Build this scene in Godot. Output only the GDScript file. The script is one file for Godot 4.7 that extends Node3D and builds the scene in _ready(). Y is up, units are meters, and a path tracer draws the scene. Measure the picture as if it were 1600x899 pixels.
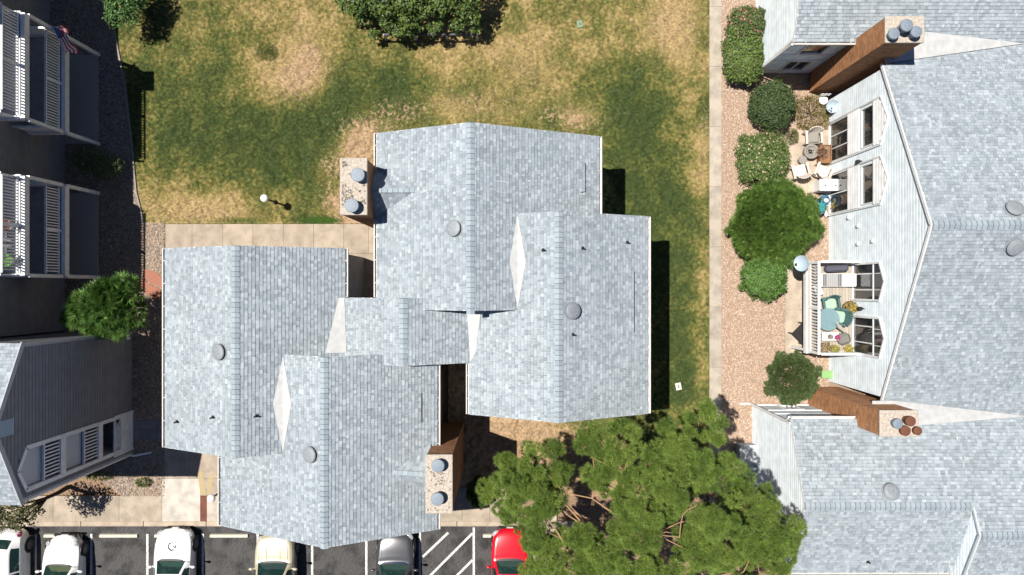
extends Node3D
# A courtyard of townhouses seen from a drone hovering 35 m up, looking straight down.
# World: x runs right in the photograph, z runs down in it, y is up, ground at y = 0.

const S := 32.0      # photograph pixels per metre on the ground
const H := 35.3      # height of the camera

var used := {}
var mats := {}
var texs := {}
var rng := RandomNumberGenerator.new()

# ------------------------------------------------------------------ geometry collector
class MB:
	var v := PackedVector3Array()
	var n := PackedVector3Array()
	var c := PackedColorArray()
	var col := Color(1, 1, 1):
		set(x): col = Color(x.r, x.g, x.b, 1.0)
	func tri(a: Vector3, b: Vector3, d: Vector3) -> void:      # counter-clockwise seen from outside
		var nn := (b - a).cross(d - a).normalized()
		v.push_back(a); v.push_back(d); v.push_back(b)
		n.push_back(nn); n.push_back(nn); n.push_back(nn)
		c.push_back(col); c.push_back(col); c.push_back(col)
	func quad(a: Vector3, b: Vector3, d: Vector3, e: Vector3) -> void:
		var nn := (b - a).cross(d - a)
		if nn.length_squared() < 1e-14: nn = (d - a).cross(e - a)
		nn = nn.normalized()
		v.push_back(a); v.push_back(d); v.push_back(b)
		v.push_back(a); v.push_back(e); v.push_back(d)
		for i in 6:
			n.push_back(nn); c.push_back(col)
	func stri(a: Vector3, b: Vector3, d: Vector3, na: Vector3, nb: Vector3, nd: Vector3) -> void:
		v.push_back(a); v.push_back(d); v.push_back(b)
		n.push_back(na); n.push_back(nd); n.push_back(nb)
		c.push_back(col); c.push_back(col); c.push_back(col)
	func squad(a: Vector3, b: Vector3, d: Vector3, e: Vector3, na: Vector3, nb: Vector3, nd: Vector3, ne: Vector3) -> void:
		stri(a, b, d, na, nb, nd); stri(a, d, e, na, nd, ne)
	func box(p: Vector3, s: Vector3, bs := Basis(), ch := 0.0) -> void:     # optional chamfer
		var h := s * 0.5
		if ch <= 0.0:
			var k := []
			for i in 8: k.append(p + bs * Vector3(h.x if i & 1 else -h.x, h.y if i & 2 else -h.y, h.z if i & 4 else -h.z))
			quad(k[4], k[5], k[7], k[6]); quad(k[1], k[0], k[2], k[3])
			quad(k[5], k[1], k[3], k[7]); quad(k[0], k[4], k[6], k[2])
			quad(k[6], k[7], k[3], k[2]); quad(k[0], k[1], k[5], k[4])
			return
		var ax := [Vector3.RIGHT, Vector3.UP, Vector3.BACK]
		for a in 3:
			var b := (a + 1) % 3
			var d := (a + 2) % 3
			for s1 in [-1.0, 1.0]:
				var o: Vector3 = ax[a] * h[a] * s1
				var q := []
				for w in [[-1.0, -1.0], [1.0, -1.0], [1.0, 1.0], [-1.0, 1.0]]:
					q.append(p + bs * (o + ax[b] * (h[b] - ch) * w[0] + ax[d] * (h[d] - ch) * w[1]))
				if s1 > 0: quad(q[0], q[1], q[2], q[3])
				else: quad(q[3], q[2], q[1], q[0])
				for s2 in [-1.0, 1.0]:                     # edge between faces a and b
					var e := []
					for t in [-1.0, 1.0]:
						e.append(p + bs * (ax[a] * h[a] * s1 + ax[b] * (h[b] - ch) * s2 + ax[d] * (h[d] - ch) * t))
						e.append(p + bs * (ax[a] * (h[a] - ch) * s1 + ax[b] * h[b] * s2 + ax[d] * (h[d] - ch) * t))
					if s1 * s2 > 0: quad(e[0], e[1], e[3], e[2])
					else: quad(e[1], e[0], e[2], e[3])
		for sx in [-1.0, 1.0]:
			for sy in [-1.0, 1.0]:
				for sz in [-1.0, 1.0]:
					var g := Vector3(sx, sy, sz)
					var a1: Vector3 = p + bs * (g * Vector3(h.x, h.y - ch, h.z - ch))
					var b1: Vector3 = p + bs * (g * Vector3(h.x - ch, h.y, h.z - ch))
					var d1: Vector3 = p + bs * (g * Vector3(h.x - ch, h.y - ch, h.z))
					if sx * sy * sz > 0: tri(a1, b1, d1)
					else: tri(a1, d1, b1)
	func bar(a: Vector3, b: Vector3, w: float, t: float, up := Vector3.UP) -> void:     # rectangular bar from a to b
		var z := (b - a).normalized()
		if absf(z.dot(up)) > 0.97: up = Vector3.RIGHT
		var x := up.cross(z).normalized()
		var y := z.cross(x)
		box((a + b) * 0.5, Vector3(w, t, a.distance_to(b)), Basis(x, y, z))
	func tube(pts: Array, rad: Array, sides := 8, caps := true) -> void:
		var prev := []
		var prevn := []
		var ref := Vector3.UP
		for i in pts.size():
			var d: Vector3 = (pts[mini(i + 1, pts.size() - 1)] - pts[maxi(i - 1, 0)]).normalized()
			if i == 0 and absf(d.dot(ref)) > 0.9: ref = Vector3.RIGHT
			var x := ref.cross(d).normalized()
			if x.length_squared() < 0.5: x = Vector3.RIGHT
			var y := d.cross(x)
			ref = y
			var ring := []
			var rn := []
			for k in sides:
				var a := TAU * k / sides
				var q := x * cos(a) + y * sin(a)
				ring.append(pts[i] + q * rad[i]); rn.append(q)
			if i > 0:
				for k in sides:
					var m := (k + 1) % sides
					squad(prev[k], prev[m], ring[m], ring[k], prevn[k], prevn[m], rn[m], rn[k])
			elif caps:
				for k in range(1, sides - 1): tri(ring[0], ring[k + 1], ring[k])
			if i == pts.size() - 1 and caps:
				for k in range(1, sides - 1): tri(ring[0], ring[k], ring[k + 1])
			prev = ring; prevn = rn
	func lathe(o: Vector3, prof: Array, seg := 20, bs := Basis()) -> void:      # prof: [[r, y], ...] from bottom to top
		for i in prof.size() - 1:
			var p0: Array = prof[i]
			var p1: Array = prof[i + 1]
			var dr: float = p1[0] - p0[0]
			var dy: float = p1[1] - p0[1]
			var l := maxf(sqrt(dr * dr + dy * dy), 1e-6)
			for k in seg:
				var a := TAU * k / seg
				var b := TAU * (k + 1) / seg
				var ca := Vector3(cos(a), 0, -sin(a))
				var cb := Vector3(cos(b), 0, -sin(b))
				var na := bs * (ca * dy / l + Vector3(0, -dr / l, 0))
				var nb := bs * (cb * dy / l + Vector3(0, -dr / l, 0))
				squad(o + bs * (ca * p0[0] + Vector3(0, p0[1], 0)), o + bs * (cb * p0[0] + Vector3(0, p0[1], 0)), o + bs * (cb * p1[0] + Vector3(0, p1[1], 0)), o + bs * (ca * p1[0] + Vector3(0, p1[1], 0)), na, nb, nb, na)
	func ell(o: Vector3, r: Vector3, seg := 14, rings := 8, bs := Basis()) -> void:
		for i in rings:
			var t0 := PI * i / rings - PI / 2
			var t1 := PI * (i + 1) / rings - PI / 2
			for k in seg:
				var a := TAU * k / seg
				var b := TAU * (k + 1) / seg
				var q := [Vector3(cos(a) * cos(t0), sin(t0), -sin(a) * cos(t0)), Vector3(cos(b) * cos(t0), sin(t0), -sin(b) * cos(t0)), Vector3(cos(b) * cos(t1), sin(t1), -sin(b) * cos(t1)), Vector3(cos(a) * cos(t1), sin(t1), -sin(a) * cos(t1))]
				var p := []
				var m := []
				for w in q:
					p.append(o + bs * (w * r)); m.append((bs * (w / r)).normalized())
				squad(p[0], p[1], p[2], p[3], m[0], m[1], m[2], m[3])
	func prism(poly: Array, off: Vector3) -> void:      # planar polygon (counter-clockwise seen from the side off points to), extruded by off
		var k := poly.size()
		var nn := Vector3.ZERO
		for i in k: nn += (poly[i] as Vector3).cross(poly[(i + 1) % k])
		nn = nn.normalized()
		var ux: Vector3 = (poly[1] - poly[0]).normalized()
		var uy := nn.cross(ux)
		var p2 := PackedVector2Array()
		for q in poly: p2.push_back(Vector2((q - poly[0]).dot(ux), (q - poly[0]).dot(uy)))
		var tr := Geometry2D.triangulate_polygon(p2)
		for i in range(0, tr.size(), 3):
			var a: Vector3 = poly[tr[i]]
			var b: Vector3 = poly[tr[i + 1]]
			var d: Vector3 = poly[tr[i + 2]]
			if (b - a).cross(d - a).dot(nn) < 0:
				var s := b
				b = d; d = s
			var sgn := off.dot(nn) >= 0
			if sgn:
				tri(a + off, b + off, d + off); tri(a, d, b)
			else:
				tri(a + off, d + off, b + off); tri(a, b, d)
		for i in k:
			var a2: Vector3 = poly[i]
			var b2: Vector3 = poly[(i + 1) % k]
			if off.dot(nn) >= 0: quad(a2, b2, b2 + off, a2 + off)
			else: quad(b2, a2, a2 + off, b2 + off)
	func sheet(poly: Array, y: float) -> void:          # flat ground sheet, poly of Vector2(x, z)
		var tr := Geometry2D.triangulate_polygon(PackedVector2Array(poly))
		for i in range(0, tr.size(), 3):
			var a := Vector3(poly[tr[i]].x, y, poly[tr[i]].y)
			var b := Vector3(poly[tr[i + 1]].x, y, poly[tr[i + 1]].y)
			var d := Vector3(poly[tr[i + 2]].x, y, poly[tr[i + 2]].y)
			if (b - a).cross(d - a).y < 0: tri(a, d, b)
			else: tri(a, b, d)
	func mesh(off := Vector3.ZERO) -> ArrayMesh:
		var vv := v
		if off != Vector3.ZERO:
			vv = PackedVector3Array(v)
			for i in vv.size(): vv[i] -= off
		var arr := []
		arr.resize(Mesh.ARRAY_MAX)
		arr[Mesh.ARRAY_VERTEX] = vv; arr[Mesh.ARRAY_NORMAL] = n; arr[Mesh.ARRAY_COLOR] = c
		var m := ArrayMesh.new()
		m.add_surface_from_arrays(Mesh.PRIMITIVE_TRIANGLES, arr)
		return m

# ------------------------------------------------------------------ naming and tree helpers
func gp(px: float, py: float, h := 0.0) -> Vector3:       # a pixel of the photograph at a known height
	var k := (1.0 - h / H) / S
	return Vector3((px - 800.0) * k, h, (py - 449.5) * k)
func g2(px: float, py: float) -> Vector2:
	return Vector2((px - 800.0) / S, (py - 449.5) / S)
func gpoly(a: Array) -> Array:
	var r := []
	for q in a: r.append(g2(q[0], q[1]))
	return r
func numbered(called: String) -> String:
	if not used.has(called):
		used[called] = 0
		return called
	used[called] += 1
	return "%s_%03d" % [called, used[called]]
func tag(o: Node, label: String, category: String, group := "", kind := "") -> void:
	o.set_meta("label", label)
	if category != "": o.set_meta("category", category)
	if group != "": o.set_meta("group", group)
	if kind != "": o.set_meta("kind", kind)
func thing(called: String, label: String, category: String, at := Vector3.ZERO, group := "", turn := 0.0) -> Node3D:
	var o := Node3D.new()
	o.name = numbered(called)
	add_child(o)
	o.position = at
	o.rotation.y = turn
	tag(o, label, category, group)
	return o
func struct(called: String, label := "") -> Node3D:
	var o := Node3D.new()
	o.name = numbered(called)
	add_child(o)
	o.set_meta("kind", "structure")
	if label != "": o.set_meta("label", label)
	return o
# world = true: the collector holds world coordinates and the parent only has a position
func put(mb: MB, called: String, m: Material, parent: Node, world := true) -> MeshInstance3D:
	var o := MeshInstance3D.new()
	var off := Vector3.ZERO
	if world:
		var q: Node = parent
		while q != self and q != null:
			off += (q as Node3D).position
			q = q.get_parent()
	o.mesh = mb.mesh(off)
	o.material_override = m
	if parent == self:
		o.name = numbered(called)
		add_child(o)
	else:
		o.name = called
		parent.add_child(o, true)
	return o
func inst(me: Mesh, called: String, m: Material, parent: Node, xf: Transform3D) -> MeshInstance3D:
	var o := MeshInstance3D.new()
	o.mesh = me
	o.material_override = m
	o.transform = xf
	o.name = called
	parent.add_child(o, true)
	return o

# ------------------------------------------------------------------ materials
func srgb(c: Color) -> Color: return c.linear_to_srgb()
func noise_image(seed_: int, freq: float, lo: float, hi: float, size := 512, oct := 4, type := FastNoiseLite.TYPE_SIMPLEX_SMOOTH) -> Image:
	var f := FastNoiseLite.new()
	f.seed = seed_; f.frequency = freq; f.noise_type = type
	f.fractal_type = FastNoiseLite.FRACTAL_FBM; f.fractal_octaves = oct
	var im := f.get_seamless_image(size, size)
	im.convert(Image.FORMAT_L8)
	var d := im.get_data()
	var out := PackedByteArray()
	out.resize(d.size() * 3)
	for i in d.size():
		var b := int(255.0 * clampf(lo + (hi - lo) * d[i] / 255.0, 0, 1))
		out[i * 3] = b; out[i * 3 + 1] = b; out[i * 3 + 2] = b
	return Image.create_from_data(size, size, false, Image.FORMAT_RGB8, out)
func tex(key: String, seed_ := 1, freq := 0.02, lo := 0.7, hi := 1.0, size := 512, oct := 4) -> ImageTexture:
	if not texs.has(key): texs[key] = ImageTexture.create_from_image(noise_image(seed_, freq, lo, hi, size, oct))
	return texs[key]
func ntex(key: String, seed_: int, freq: float, strength: float, size := 512, oct := 4) -> ImageTexture:
	if not texs.has(key):
		var im := noise_image(seed_, freq, 0, 1, size, oct)
		im.convert(Image.FORMAT_L8)
		im.convert(Image.FORMAT_RGBA8)
		im.bump_map_to_normal_map(strength)
		texs[key] = ImageTexture.create_from_image(im)
	return texs[key]
# col is a linear base colour
func mat(key: String, col: Color, rough := 0.8, metal := 0.0, o := {}) -> StandardMaterial3D:
	if mats.has(key): return mats[key]
	var m := StandardMaterial3D.new()
	m.albedo_color = srgb(col)
	m.roughness = rough
	m.metallic = metal
	if o.has("vc"): m.vertex_color_use_as_albedo = true
	if o.has("tex"):
		m.albedo_texture = o.tex
		m.uv1_triplanar = true; m.uv1_world_triplanar = true
		var s: float = o.get("scale", 0.5)
		m.uv1_scale = Vector3(s, s, s)
	if o.has("norm"):
		m.normal_enabled = true
		m.normal_texture = o.norm
		m.normal_scale = o.get("nscale", 1.0)
		if not o.has("tex"):
			m.uv1_triplanar = true; m.uv1_world_triplanar = true
			var s2: float = o.get("scale", 0.5)
			m.uv1_scale = Vector3(s2, s2, s2)
	if o.has("coat"):
		m.clearcoat_enabled = true; m.clearcoat = o.coat; m.clearcoat_roughness = 0.05
	if o.has("back"):
		m.backlight_enabled = true; m.backlight = srgb(o.back)
	if o.has("alpha"):
		m.transparency = BaseMaterial3D.TRANSPARENCY_ALPHA
		m.albedo_color.a = o.alpha
	if o.has("spec"): m.metallic_specular = o.spec
	mats[key] = m
	return m
func make_materials() -> void:
	var blot := tex("blot", 11, 0.012, 0.9, 1.03, 512, 5)
	var fine := tex("fine", 12, 0.09, 0.62, 1.25, 512, 3)
	var bump := ntex("bump", 13, 0.11, 5.0, 512, 3)
	mat("shingle", Color(1, 1, 1), 0.93, 0, {vc = 1, tex = tex("granule", 14, 0.13, 0.7, 1.2, 512, 2), scale = 1.1, norm = bump, nscale = 0.5})
	mat("siding_pale", Color(1, 1, 1), 0.6, 0, {vc = 1, tex = blot, scale = 0.23})
	mat("siding_grey", Color(1, 1, 1), 0.65, 0, {vc = 1, tex = blot, scale = 0.23})
	mat("trim", Color(0.8, 0.81, 0.82), 0.5, 0, {tex = blot, scale = 0.4})
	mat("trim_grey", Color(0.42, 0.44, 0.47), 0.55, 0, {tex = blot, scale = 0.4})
	mat("gutter", Color(0.62, 0.6, 0.57), 0.45, 0.0, {tex = blot, scale = 0.6})
	mat("rake_pale", Color(0.5, 0.55, 0.58), 0.6)
	mat("membrane", Color(0.46, 0.47, 0.475), 0.75, 0, {tex = tex("stain", 15, 0.01, 0.9, 1.03, 512, 5), scale = 0.5})
	mat("galv", Color(0.26, 0.29, 0.32), 0.6, 0.15, {tex = blot, scale = 0.9})
	mat("flue", Color(0.2, 0.245, 0.3), 0.6, 0.1, {tex = blot, scale = 1.2})
	mat("rust", Color(0.17, 0.065, 0.035), 0.8, 0.1, {tex = fine, scale = 0.8})
	mat("rubber", Color(0.02, 0.02, 0.022), 0.7)
	mat("brick", Color(1, 1, 1), 0.9, 0, {vc = 1, tex = fine, scale = 1.0})
	mat("cap_stone", Color(0.54, 0.48, 0.41), 0.85, 0, {tex = tex("capstain", 16, 0.02, 0.8, 1.05, 512, 5), scale = 0.8, norm = bump})
	mat("aggregate", Color(1, 1, 1), 0.85, 0, {vc = 1})
	mat("concrete", Color(1, 1, 1), 0.88, 0, {vc = 1, tex = tex("conc", 17, 0.008, 0.84, 1.07, 1024, 7), scale = 0.17, norm = bump, nscale = 0.3})
	mat("asphalt", Color(0.066, 0.064, 0.065), 0.9, 0, {tex = tex("asph", 18, 0.009, 0.55, 1.3, 1024, 8), scale = 0.1, norm = bump, nscale = 0.6})
	mat("paint_line", Color(0.72, 0.72, 0.7), 0.7, 0, {tex = tex("worn", 19, 0.05, 0.55, 1.2, 512, 5), scale = 0.5})
	mat("glass", Color(0.03, 0.035, 0.04), 0.04, 0, {alpha = 0.45})
	mat("screen_glass", Color(0.05, 0.055, 0.06), 0.08, 0, {alpha = 0.6})
	mat("room", Color(0.16, 0.15, 0.14), 0.9)
	mat("blind", Color(0.45, 0.43, 0.39), 0.8)
	mat("white_paint", Color(0.86, 0.87, 0.88), 0.5, 0, {tex = blot, scale = 0.5})
	mat("deck", Color(1, 1, 1), 0.75, 0, {vc = 1, tex = fine, scale = 0.5})
	mat("dirt", Color(0.3, 0.2, 0.13), 0.95, 0, {tex = fine, scale = 0.21, norm = bump})
	mat("gravel_base", Color(0.38, 0.275, 0.2), 0.95, 0, {tex = fine, scale = 0.6, norm = bump})
	mat("pebble", Color(1, 1, 1), 0.85, 0, {vc = 1})
	mat("leaf", Color(1, 1, 1), 0.5, 0, {vc = 1, back = Color(0.45, 0.45, 0.3)})
	mat("needle", Color(1, 1, 1), 0.55, 0, {vc = 1, back = Color(0.4, 0.4, 0.25)})
	mat("blade", Color(1, 1, 1), 0.75, 0, {vc = 1, back = Color(0.2, 0.2, 0.08)})
	mat("bark", Color(0.1, 0.07, 0.05), 0.9, 0, {tex = fine, scale = 1.3})
	mat("pine_bark", Color(0.4, 0.24, 0.14), 0.9, 0, {tex = fine, scale = 1.3})
	mat("wicker_white", Color(0.68, 0.62, 0.56), 0.7, 0, {tex = fine, scale = 2.0})
	mat("wicker_brown", Color(0.12, 0.075, 0.05), 0.8, 0, {tex = fine, scale = 2.0})
	mat("stone_grey", Color(0.3, 0.28, 0.25), 0.85, 0, {tex = fine, scale = 1.0})
	mat("black_metal", Color(0.02, 0.02, 0.022), 0.5, 0.3)
	mat("wood", Color(0.28, 0.14, 0.06), 0.7, 0, {tex = fine, scale = 1.0})
	mat("teal", Color(0.02, 0.25, 0.26), 0.3, 0.2)
	mat("blue", Color(0.03, 0.16, 0.3), 0.5)
	mat("globe", Color(0.85, 0.85, 0.83), 0.3)
	mat("dish", Color(0.36, 0.45, 0.52), 0.45)
	mat("sage", Color(0.05, 0.12, 0.12), 0.8)
	mat("cushion_green", Color(0.32, 0.46, 0.36), 0.9)
	mat("cushion_grey", Color(0.17, 0.17, 0.16), 0.9)
	mat("grey_cover", Color(0.07, 0.075, 0.1), 0.8)
	mat("table_glass", Color(0.22, 0.36, 0.4), 0.08, 0, {alpha = 0.55})
	mat("yellow_pot", Color(0.5, 0.38, 0.05), 0.6)
	mat("petal", Color(0.55, 0.08, 0.25), 0.7)
	mat("red", Color(0.55, 0.02, 0.03), 0.7)
	mat("lime", Color(0.2, 0.38, 0.15), 0.7)
	mat("dark_void", Color(0.03, 0.03, 0.033), 0.9)
	mat("chrome", Color(0.6, 0.6, 0.62), 0.12, 1.0)
	mat("tyre", Color(0.018, 0.018, 0.018), 0.85)
	mat("rim", Color(0.42, 0.43, 0.45), 0.3, 0.8)
	mat("lens", Color(0.5, 0.53, 0.56), 0.05, 0, {alpha = 0.55})
	mat("tail", Color(0.13, 0.006, 0.03), 0.1, 0, {coat = 1.0})
	mat("car_glass", Color(0.015, 0.045, 0.04), 0.02, 0, {alpha = 0.62})
	mat("car_inside", Color(0.05, 0.05, 0.052), 0.85)
	mat("dash", Color(0.13, 0.16, 0.13), 0.7)
	mat("plastic", Color(0.025, 0.025, 0.028), 0.5)
	mat("utility_green", Color(0.16, 0.24, 0.14), 0.6)
	mat("flag", Color(1, 1, 1), 0.9, 0, {vc = 1})
	mat("cloth", Color(1, 1, 1), 0.9, 0, {vc = 1})
# ------------------------------------------------------------------ building parts
func woff(parent: Node) -> Vector3:
	var off := Vector3.ZERO
	var q: Node = parent
	while q != self and q != null:
		off += (q as Node3D).position
		q = q.get_parent()
	return off
var weather: FastNoiseLite
func shade(at := Vector3.ZERO) -> Color:               # laminated shingles: pale, mid and dark blue-grey granules, with slow weathering patches
	var r := rng.randf()
	if weather == null:
		weather = FastNoiseLite.new()
		weather.seed = 9; weather.frequency = 0.35; weather.fractal_octaves = 3
	var k := rng.randf_range(0.93, 1.07) * (1.0 + 0.1 * weather.get_noise_3d(at.x, at.y * 2.0, at.z))
	if r < 0.3: return Color(0.36, 0.415, 0.46) * k
	if r < 0.64: return Color(0.318, 0.37, 0.412) * k
	if r < 0.9: return Color(0.268, 0.315, 0.355) * k
	return Color(0.42, 0.475, 0.52) * k
func shingle_slope(mb: MB, o: Vector3, u: Vector3, vd: Vector3, ulen: float, vlen: float, clip = null) -> void:
	var nn := vd.cross(u)
	if nn.y < 0: nn = -nn
	var flip := u.cross(vd).dot(nn) < 0
	var ex := 0.142
	var row := 0
	var y := 0.0
	while y < vlen - 0.02:
		var v1 := minf(y + ex, vlen)
		var x := -rng.randf() * 0.3
		while x < ulen:
			var w := rng.randf_range(0.08, 0.2)
			var x0 := maxf(x, 0.0)
			var x1 := minf(x + w - 0.004, ulen)
			x += w
			if x1 - x0 < 0.02: continue
			if clip != null and not clip.call(o + u * (x0 + x1) * 0.5 + vd * (y + v1) * 0.5): continue
			var th := 0.011 + (0.009 if rng.randf() < 0.5 else 0.0)
			var col := shade(o + u * x0 + vd * y)
			var lift := nn * (0.008 + th)
			var shadow_dye := rng.randf_range(0.66, 1.0)      # dyed darker granule band along many tab tops, imitating the course shadow line
			var jog := rng.randf_range(-0.006, 0.006)
			var a := o + u * x0 + vd * (y + jog) + lift
			var b := o + u * x1 + vd * (y + jog) + lift
			var vm := lerpf(y, v1, 0.74)
			var lm := nn * (0.008 + th * 0.35)
			var d := o + u * x1 + vd * vm + lm
			var e := o + u * x0 + vd * vm + lm
			var f := o + u * x1 + vd * v1 + nn * 0.006
			var g := o + u * x0 + vd * v1 + nn * 0.006
			var a0 := a - nn * (th + 0.006)
			var b0 := b - nn * (th + 0.006)
			mb.col = col
			if flip:
				mb.quad(b, a, e, d); mb.quad(b0, a0, a, b)
				mb.col = col * shadow_dye
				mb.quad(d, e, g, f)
			else:
				mb.quad(a, b, d, e); mb.quad(a0, b0, b, a)
				mb.col = col * shadow_dye
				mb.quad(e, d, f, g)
		y += ex
		row += 1
func ax(axis: String, c: float, y: float, a: float) -> Vector3:
	return Vector3(c, y, a) if axis == "z" else Vector3(a, y, c)
# gable roof: ridge along axis from a0 to a1 at cross position r, eaves at e0 (low side) and e1
func gable(parent: Node3D, axis: String, a0: float, a1: float, r: float, hr: float, e0: float, h0: float, e1: float, h1: float, o := {}) -> MeshInstance3D:
	var t := 0.14
	var mb := MB.new()
	var dn := Vector3(0, -t, 0)
	var pa := [ax(axis, e0, h0, a0), ax(axis, r, hr, a0), ax(axis, e1, h1, a0)]
	var pb := [ax(axis, e0, h0, a1), ax(axis, r, hr, a1), ax(axis, e1, h1, a1)]
	for i in 2:
		var q := [pa[i], pa[i + 1], pb[i + 1], pb[i]]
		if (q[1] - q[0]).cross(q[2] - q[0]).y < 0: q.reverse()
		mb.quad(q[0], q[1], q[2], q[3])
		mb.quad(q[3] + dn, q[2] + dn, q[1] + dn, q[0] + dn)
		mb.quad(pa[i], pa[i + 1], pa[i + 1] + dn, pa[i] + dn)
		mb.quad(pb[i + 1], pb[i], pb[i] + dn, pb[i + 1] + dn)
	mb.quad(pa[0], pb[0], pb[0] + dn, pa[0] + dn)
	mb.quad(pb[2], pa[2], pa[2] + dn, pb[2] + dn)
	var roof := put(mb, "roof", mats.trim, parent)
	var off := woff(parent)
	# shingles
	var sm := MB.new()
	var s0: float = o.get("sh0", a0)
	var s1: float = o.get("sh1", a1)
	var u := ax(axis, 0, 0, 1)
	for side in 2:
		var ec: float = e0 if side == 0 else e1
		var eh: float = h0 if side == 0 else h1
		var st := ax(axis, ec, eh, s0)
		var en := ax(axis, r, hr, s0)
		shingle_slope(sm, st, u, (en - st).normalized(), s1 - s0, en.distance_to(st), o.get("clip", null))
	if sm.v.size() > 0:
		var sh := put(sm, "shingles", mats.shingle, roof)
		sh.set_meta("kind", "stuff")
	# ridge caps, three tones sharing meshes
	var caps := []
	var up0 := (ax(axis, e0, h0, 0) - ax(axis, r, hr, 0)).normalized()
	var up1 := (ax(axis, e1, h1, 0) - ax(axis, r, hr, 0)).normalized()
	for k in 3:
		var cm := MB.new()
		cm.col = [Color(0.32, 0.38, 0.43), Color(0.355, 0.42, 0.47), Color(0.295, 0.35, 0.40)][k]
		for sd in 2:
			var d: Vector3 = [up0, up1][sd] * 0.18
			var lo := Vector3(0, 0.045, 0)
			var hi := Vector3(0, 0.018, 0)
			var q2 := [lo, lo + d, u * 0.25 + hi + d, u * 0.25 + hi]
			if (q2[1] - q2[0]).cross(q2[2] - q2[0]).y < 0: q2.reverse()
			cm.quad(q2[0], q2[1], q2[2], q2[3])
			var cc := cm.col                      # darker band at the lap end, painting the shade line between caps
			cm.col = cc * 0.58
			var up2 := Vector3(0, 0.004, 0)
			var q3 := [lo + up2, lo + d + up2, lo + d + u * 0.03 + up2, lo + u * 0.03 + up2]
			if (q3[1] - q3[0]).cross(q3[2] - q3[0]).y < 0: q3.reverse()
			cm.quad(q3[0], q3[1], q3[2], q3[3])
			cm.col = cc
			cm.quad(lo, lo + d, d, Vector3.ZERO)
			cm.quad(lo + d, hi + d + u * 0.25, d + u * 0.25 - Vector3(0, 0.01, 0), d)
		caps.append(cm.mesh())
	var c0: float = o.get("cap0", s0)
	var c1: float = o.get("cap1", s1)
	var y := c0
	while y < c1 - 0.1:
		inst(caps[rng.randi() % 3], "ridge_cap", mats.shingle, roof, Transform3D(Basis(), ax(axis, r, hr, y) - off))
		y += 0.2
	# gutters
	for gq in o.get("gutters", []):
		gutter(parent, axis, e0 if gq[0] == 0 else e1, h0 if gq[0] == 0 else h1, gq[1], gq[2], -1.0 if (gq[0] == 0) else 1.0)
	return roof
func gutter(parent: Node3D, axis: String, c: float, h: float, a0: float, a1: float, sg: float) -> void:
	var mb := MB.new()
	var l := a1 - a0
	var sz := func(w: float, y: float) -> Vector3: return Vector3(w, y, l) if axis == "z" else Vector3(l, y, w)
	mb.box(ax(axis, c + sg * 0.125, h - 0.05, (a0 + a1) / 2), sz.call(0.012, 0.12))
	mb.box(ax(axis, c + sg * 0.11, h + 0.012, (a0 + a1) / 2), sz.call(0.03, 0.012))
	mb.box(ax(axis, c + sg * 0.066, h - 0.115, (a0 + a1) / 2), sz.call(0.128, 0.012))
	for e in [a0 + 0.006, a1 - 0.006]:
		mb.box(ax(axis, c + sg * 0.066, h - 0.05, e), Vector3(0.11, 0.11, 0.012) if axis == "z" else Vector3(0.012, 0.11, 0.11))
	var x := a0 + 0.5
	while x < a1 - 0.2:
		mb.box(ax(axis, c + sg * 0.062, h + 0.006, x), Vector3(0.11, 0.008, 0.025) if axis == "z" else Vector3(0.025, 0.008, 0.11))
		x += 0.95
	put(mb, "gutter", mats.gutter, parent)
# lap siding on a wall: o base corner, u along it, n outwards; span(y) gives the extent along u at height y
func siding(mb: MB, o: Vector3, u: Vector3, n: Vector3, y0: float, y1: float, bh: float, span: Callable, holes: Array, base: Color, dep := 1.0) -> void:
	var y := y0
	while y < y1 - 0.01:
		var yt := minf(y + bh, y1)
		var sa: Array = span.call(y)
		var sb: Array = span.call(yt)
		mb.col = base * rng.randf_range(0.94, 1.04)
		var cuts := [[minf(sa[0], sb[0]) if sa[0] > sb[0] else sa[0], sa[1]]]
		for h in holes:
			if yt <= h[2] + 0.02 or y >= h[3] - 0.02: continue
			var nx := []
			for q in cuts:
				if h[1] <= q[0] or h[0] >= q[1]: nx.append(q); continue
				if h[0] > q[0]: nx.append([q[0], h[0]])
				if h[1] < q[1]: nx.append([h[1], q[1]])
			cuts = nx
		for q in cuts:
			var b0: float = q[0]
			var b1: float = q[1]
			if b1 - b0 < 0.005: continue
			var t0 := maxf(b0, sb[0])
			var t1 := minf(b1, sb[1])
			if t1 <= t0:
				t0 = (t0 + t1) / 2; t1 = t0 + 0.001
			# dutch-lap profile: flat face, a cove facing up, then a recessed strip under the next lip
			var fs := [[0.0, 0.002], [0.0, 0.022], [0.62, 0.016], [0.82, 0.006], [1.0, 0.004]]
			for i in 4:
				var fa: float = fs[i][0]
				var fb: float = fs[i + 1][0]
				var a: Vector3 = o + u * lerpf(b0, t0, fa) + Vector3(0, lerpf(y, yt, fa), 0) + n * fs[i][1] * dep
				var b: Vector3 = o + u * lerpf(b1, t1, fa) + Vector3(0, lerpf(y, yt, fa), 0) + n * fs[i][1] * dep
				var d: Vector3 = o + u * lerpf(b1, t1, fb) + Vector3(0, lerpf(y, yt, fb), 0) + n * fs[i + 1][1] * dep
				var e: Vector3 = o + u * lerpf(b0, t0, fb) + Vector3(0, lerpf(y, yt, fb), 0) + n * fs[i + 1][1] * dep
				if u.cross(Vector3.UP).dot(n) > 0: mb.quad(a, b, d, e)
				else: mb.quad(b, a, e, d)
		y += bh
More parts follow.
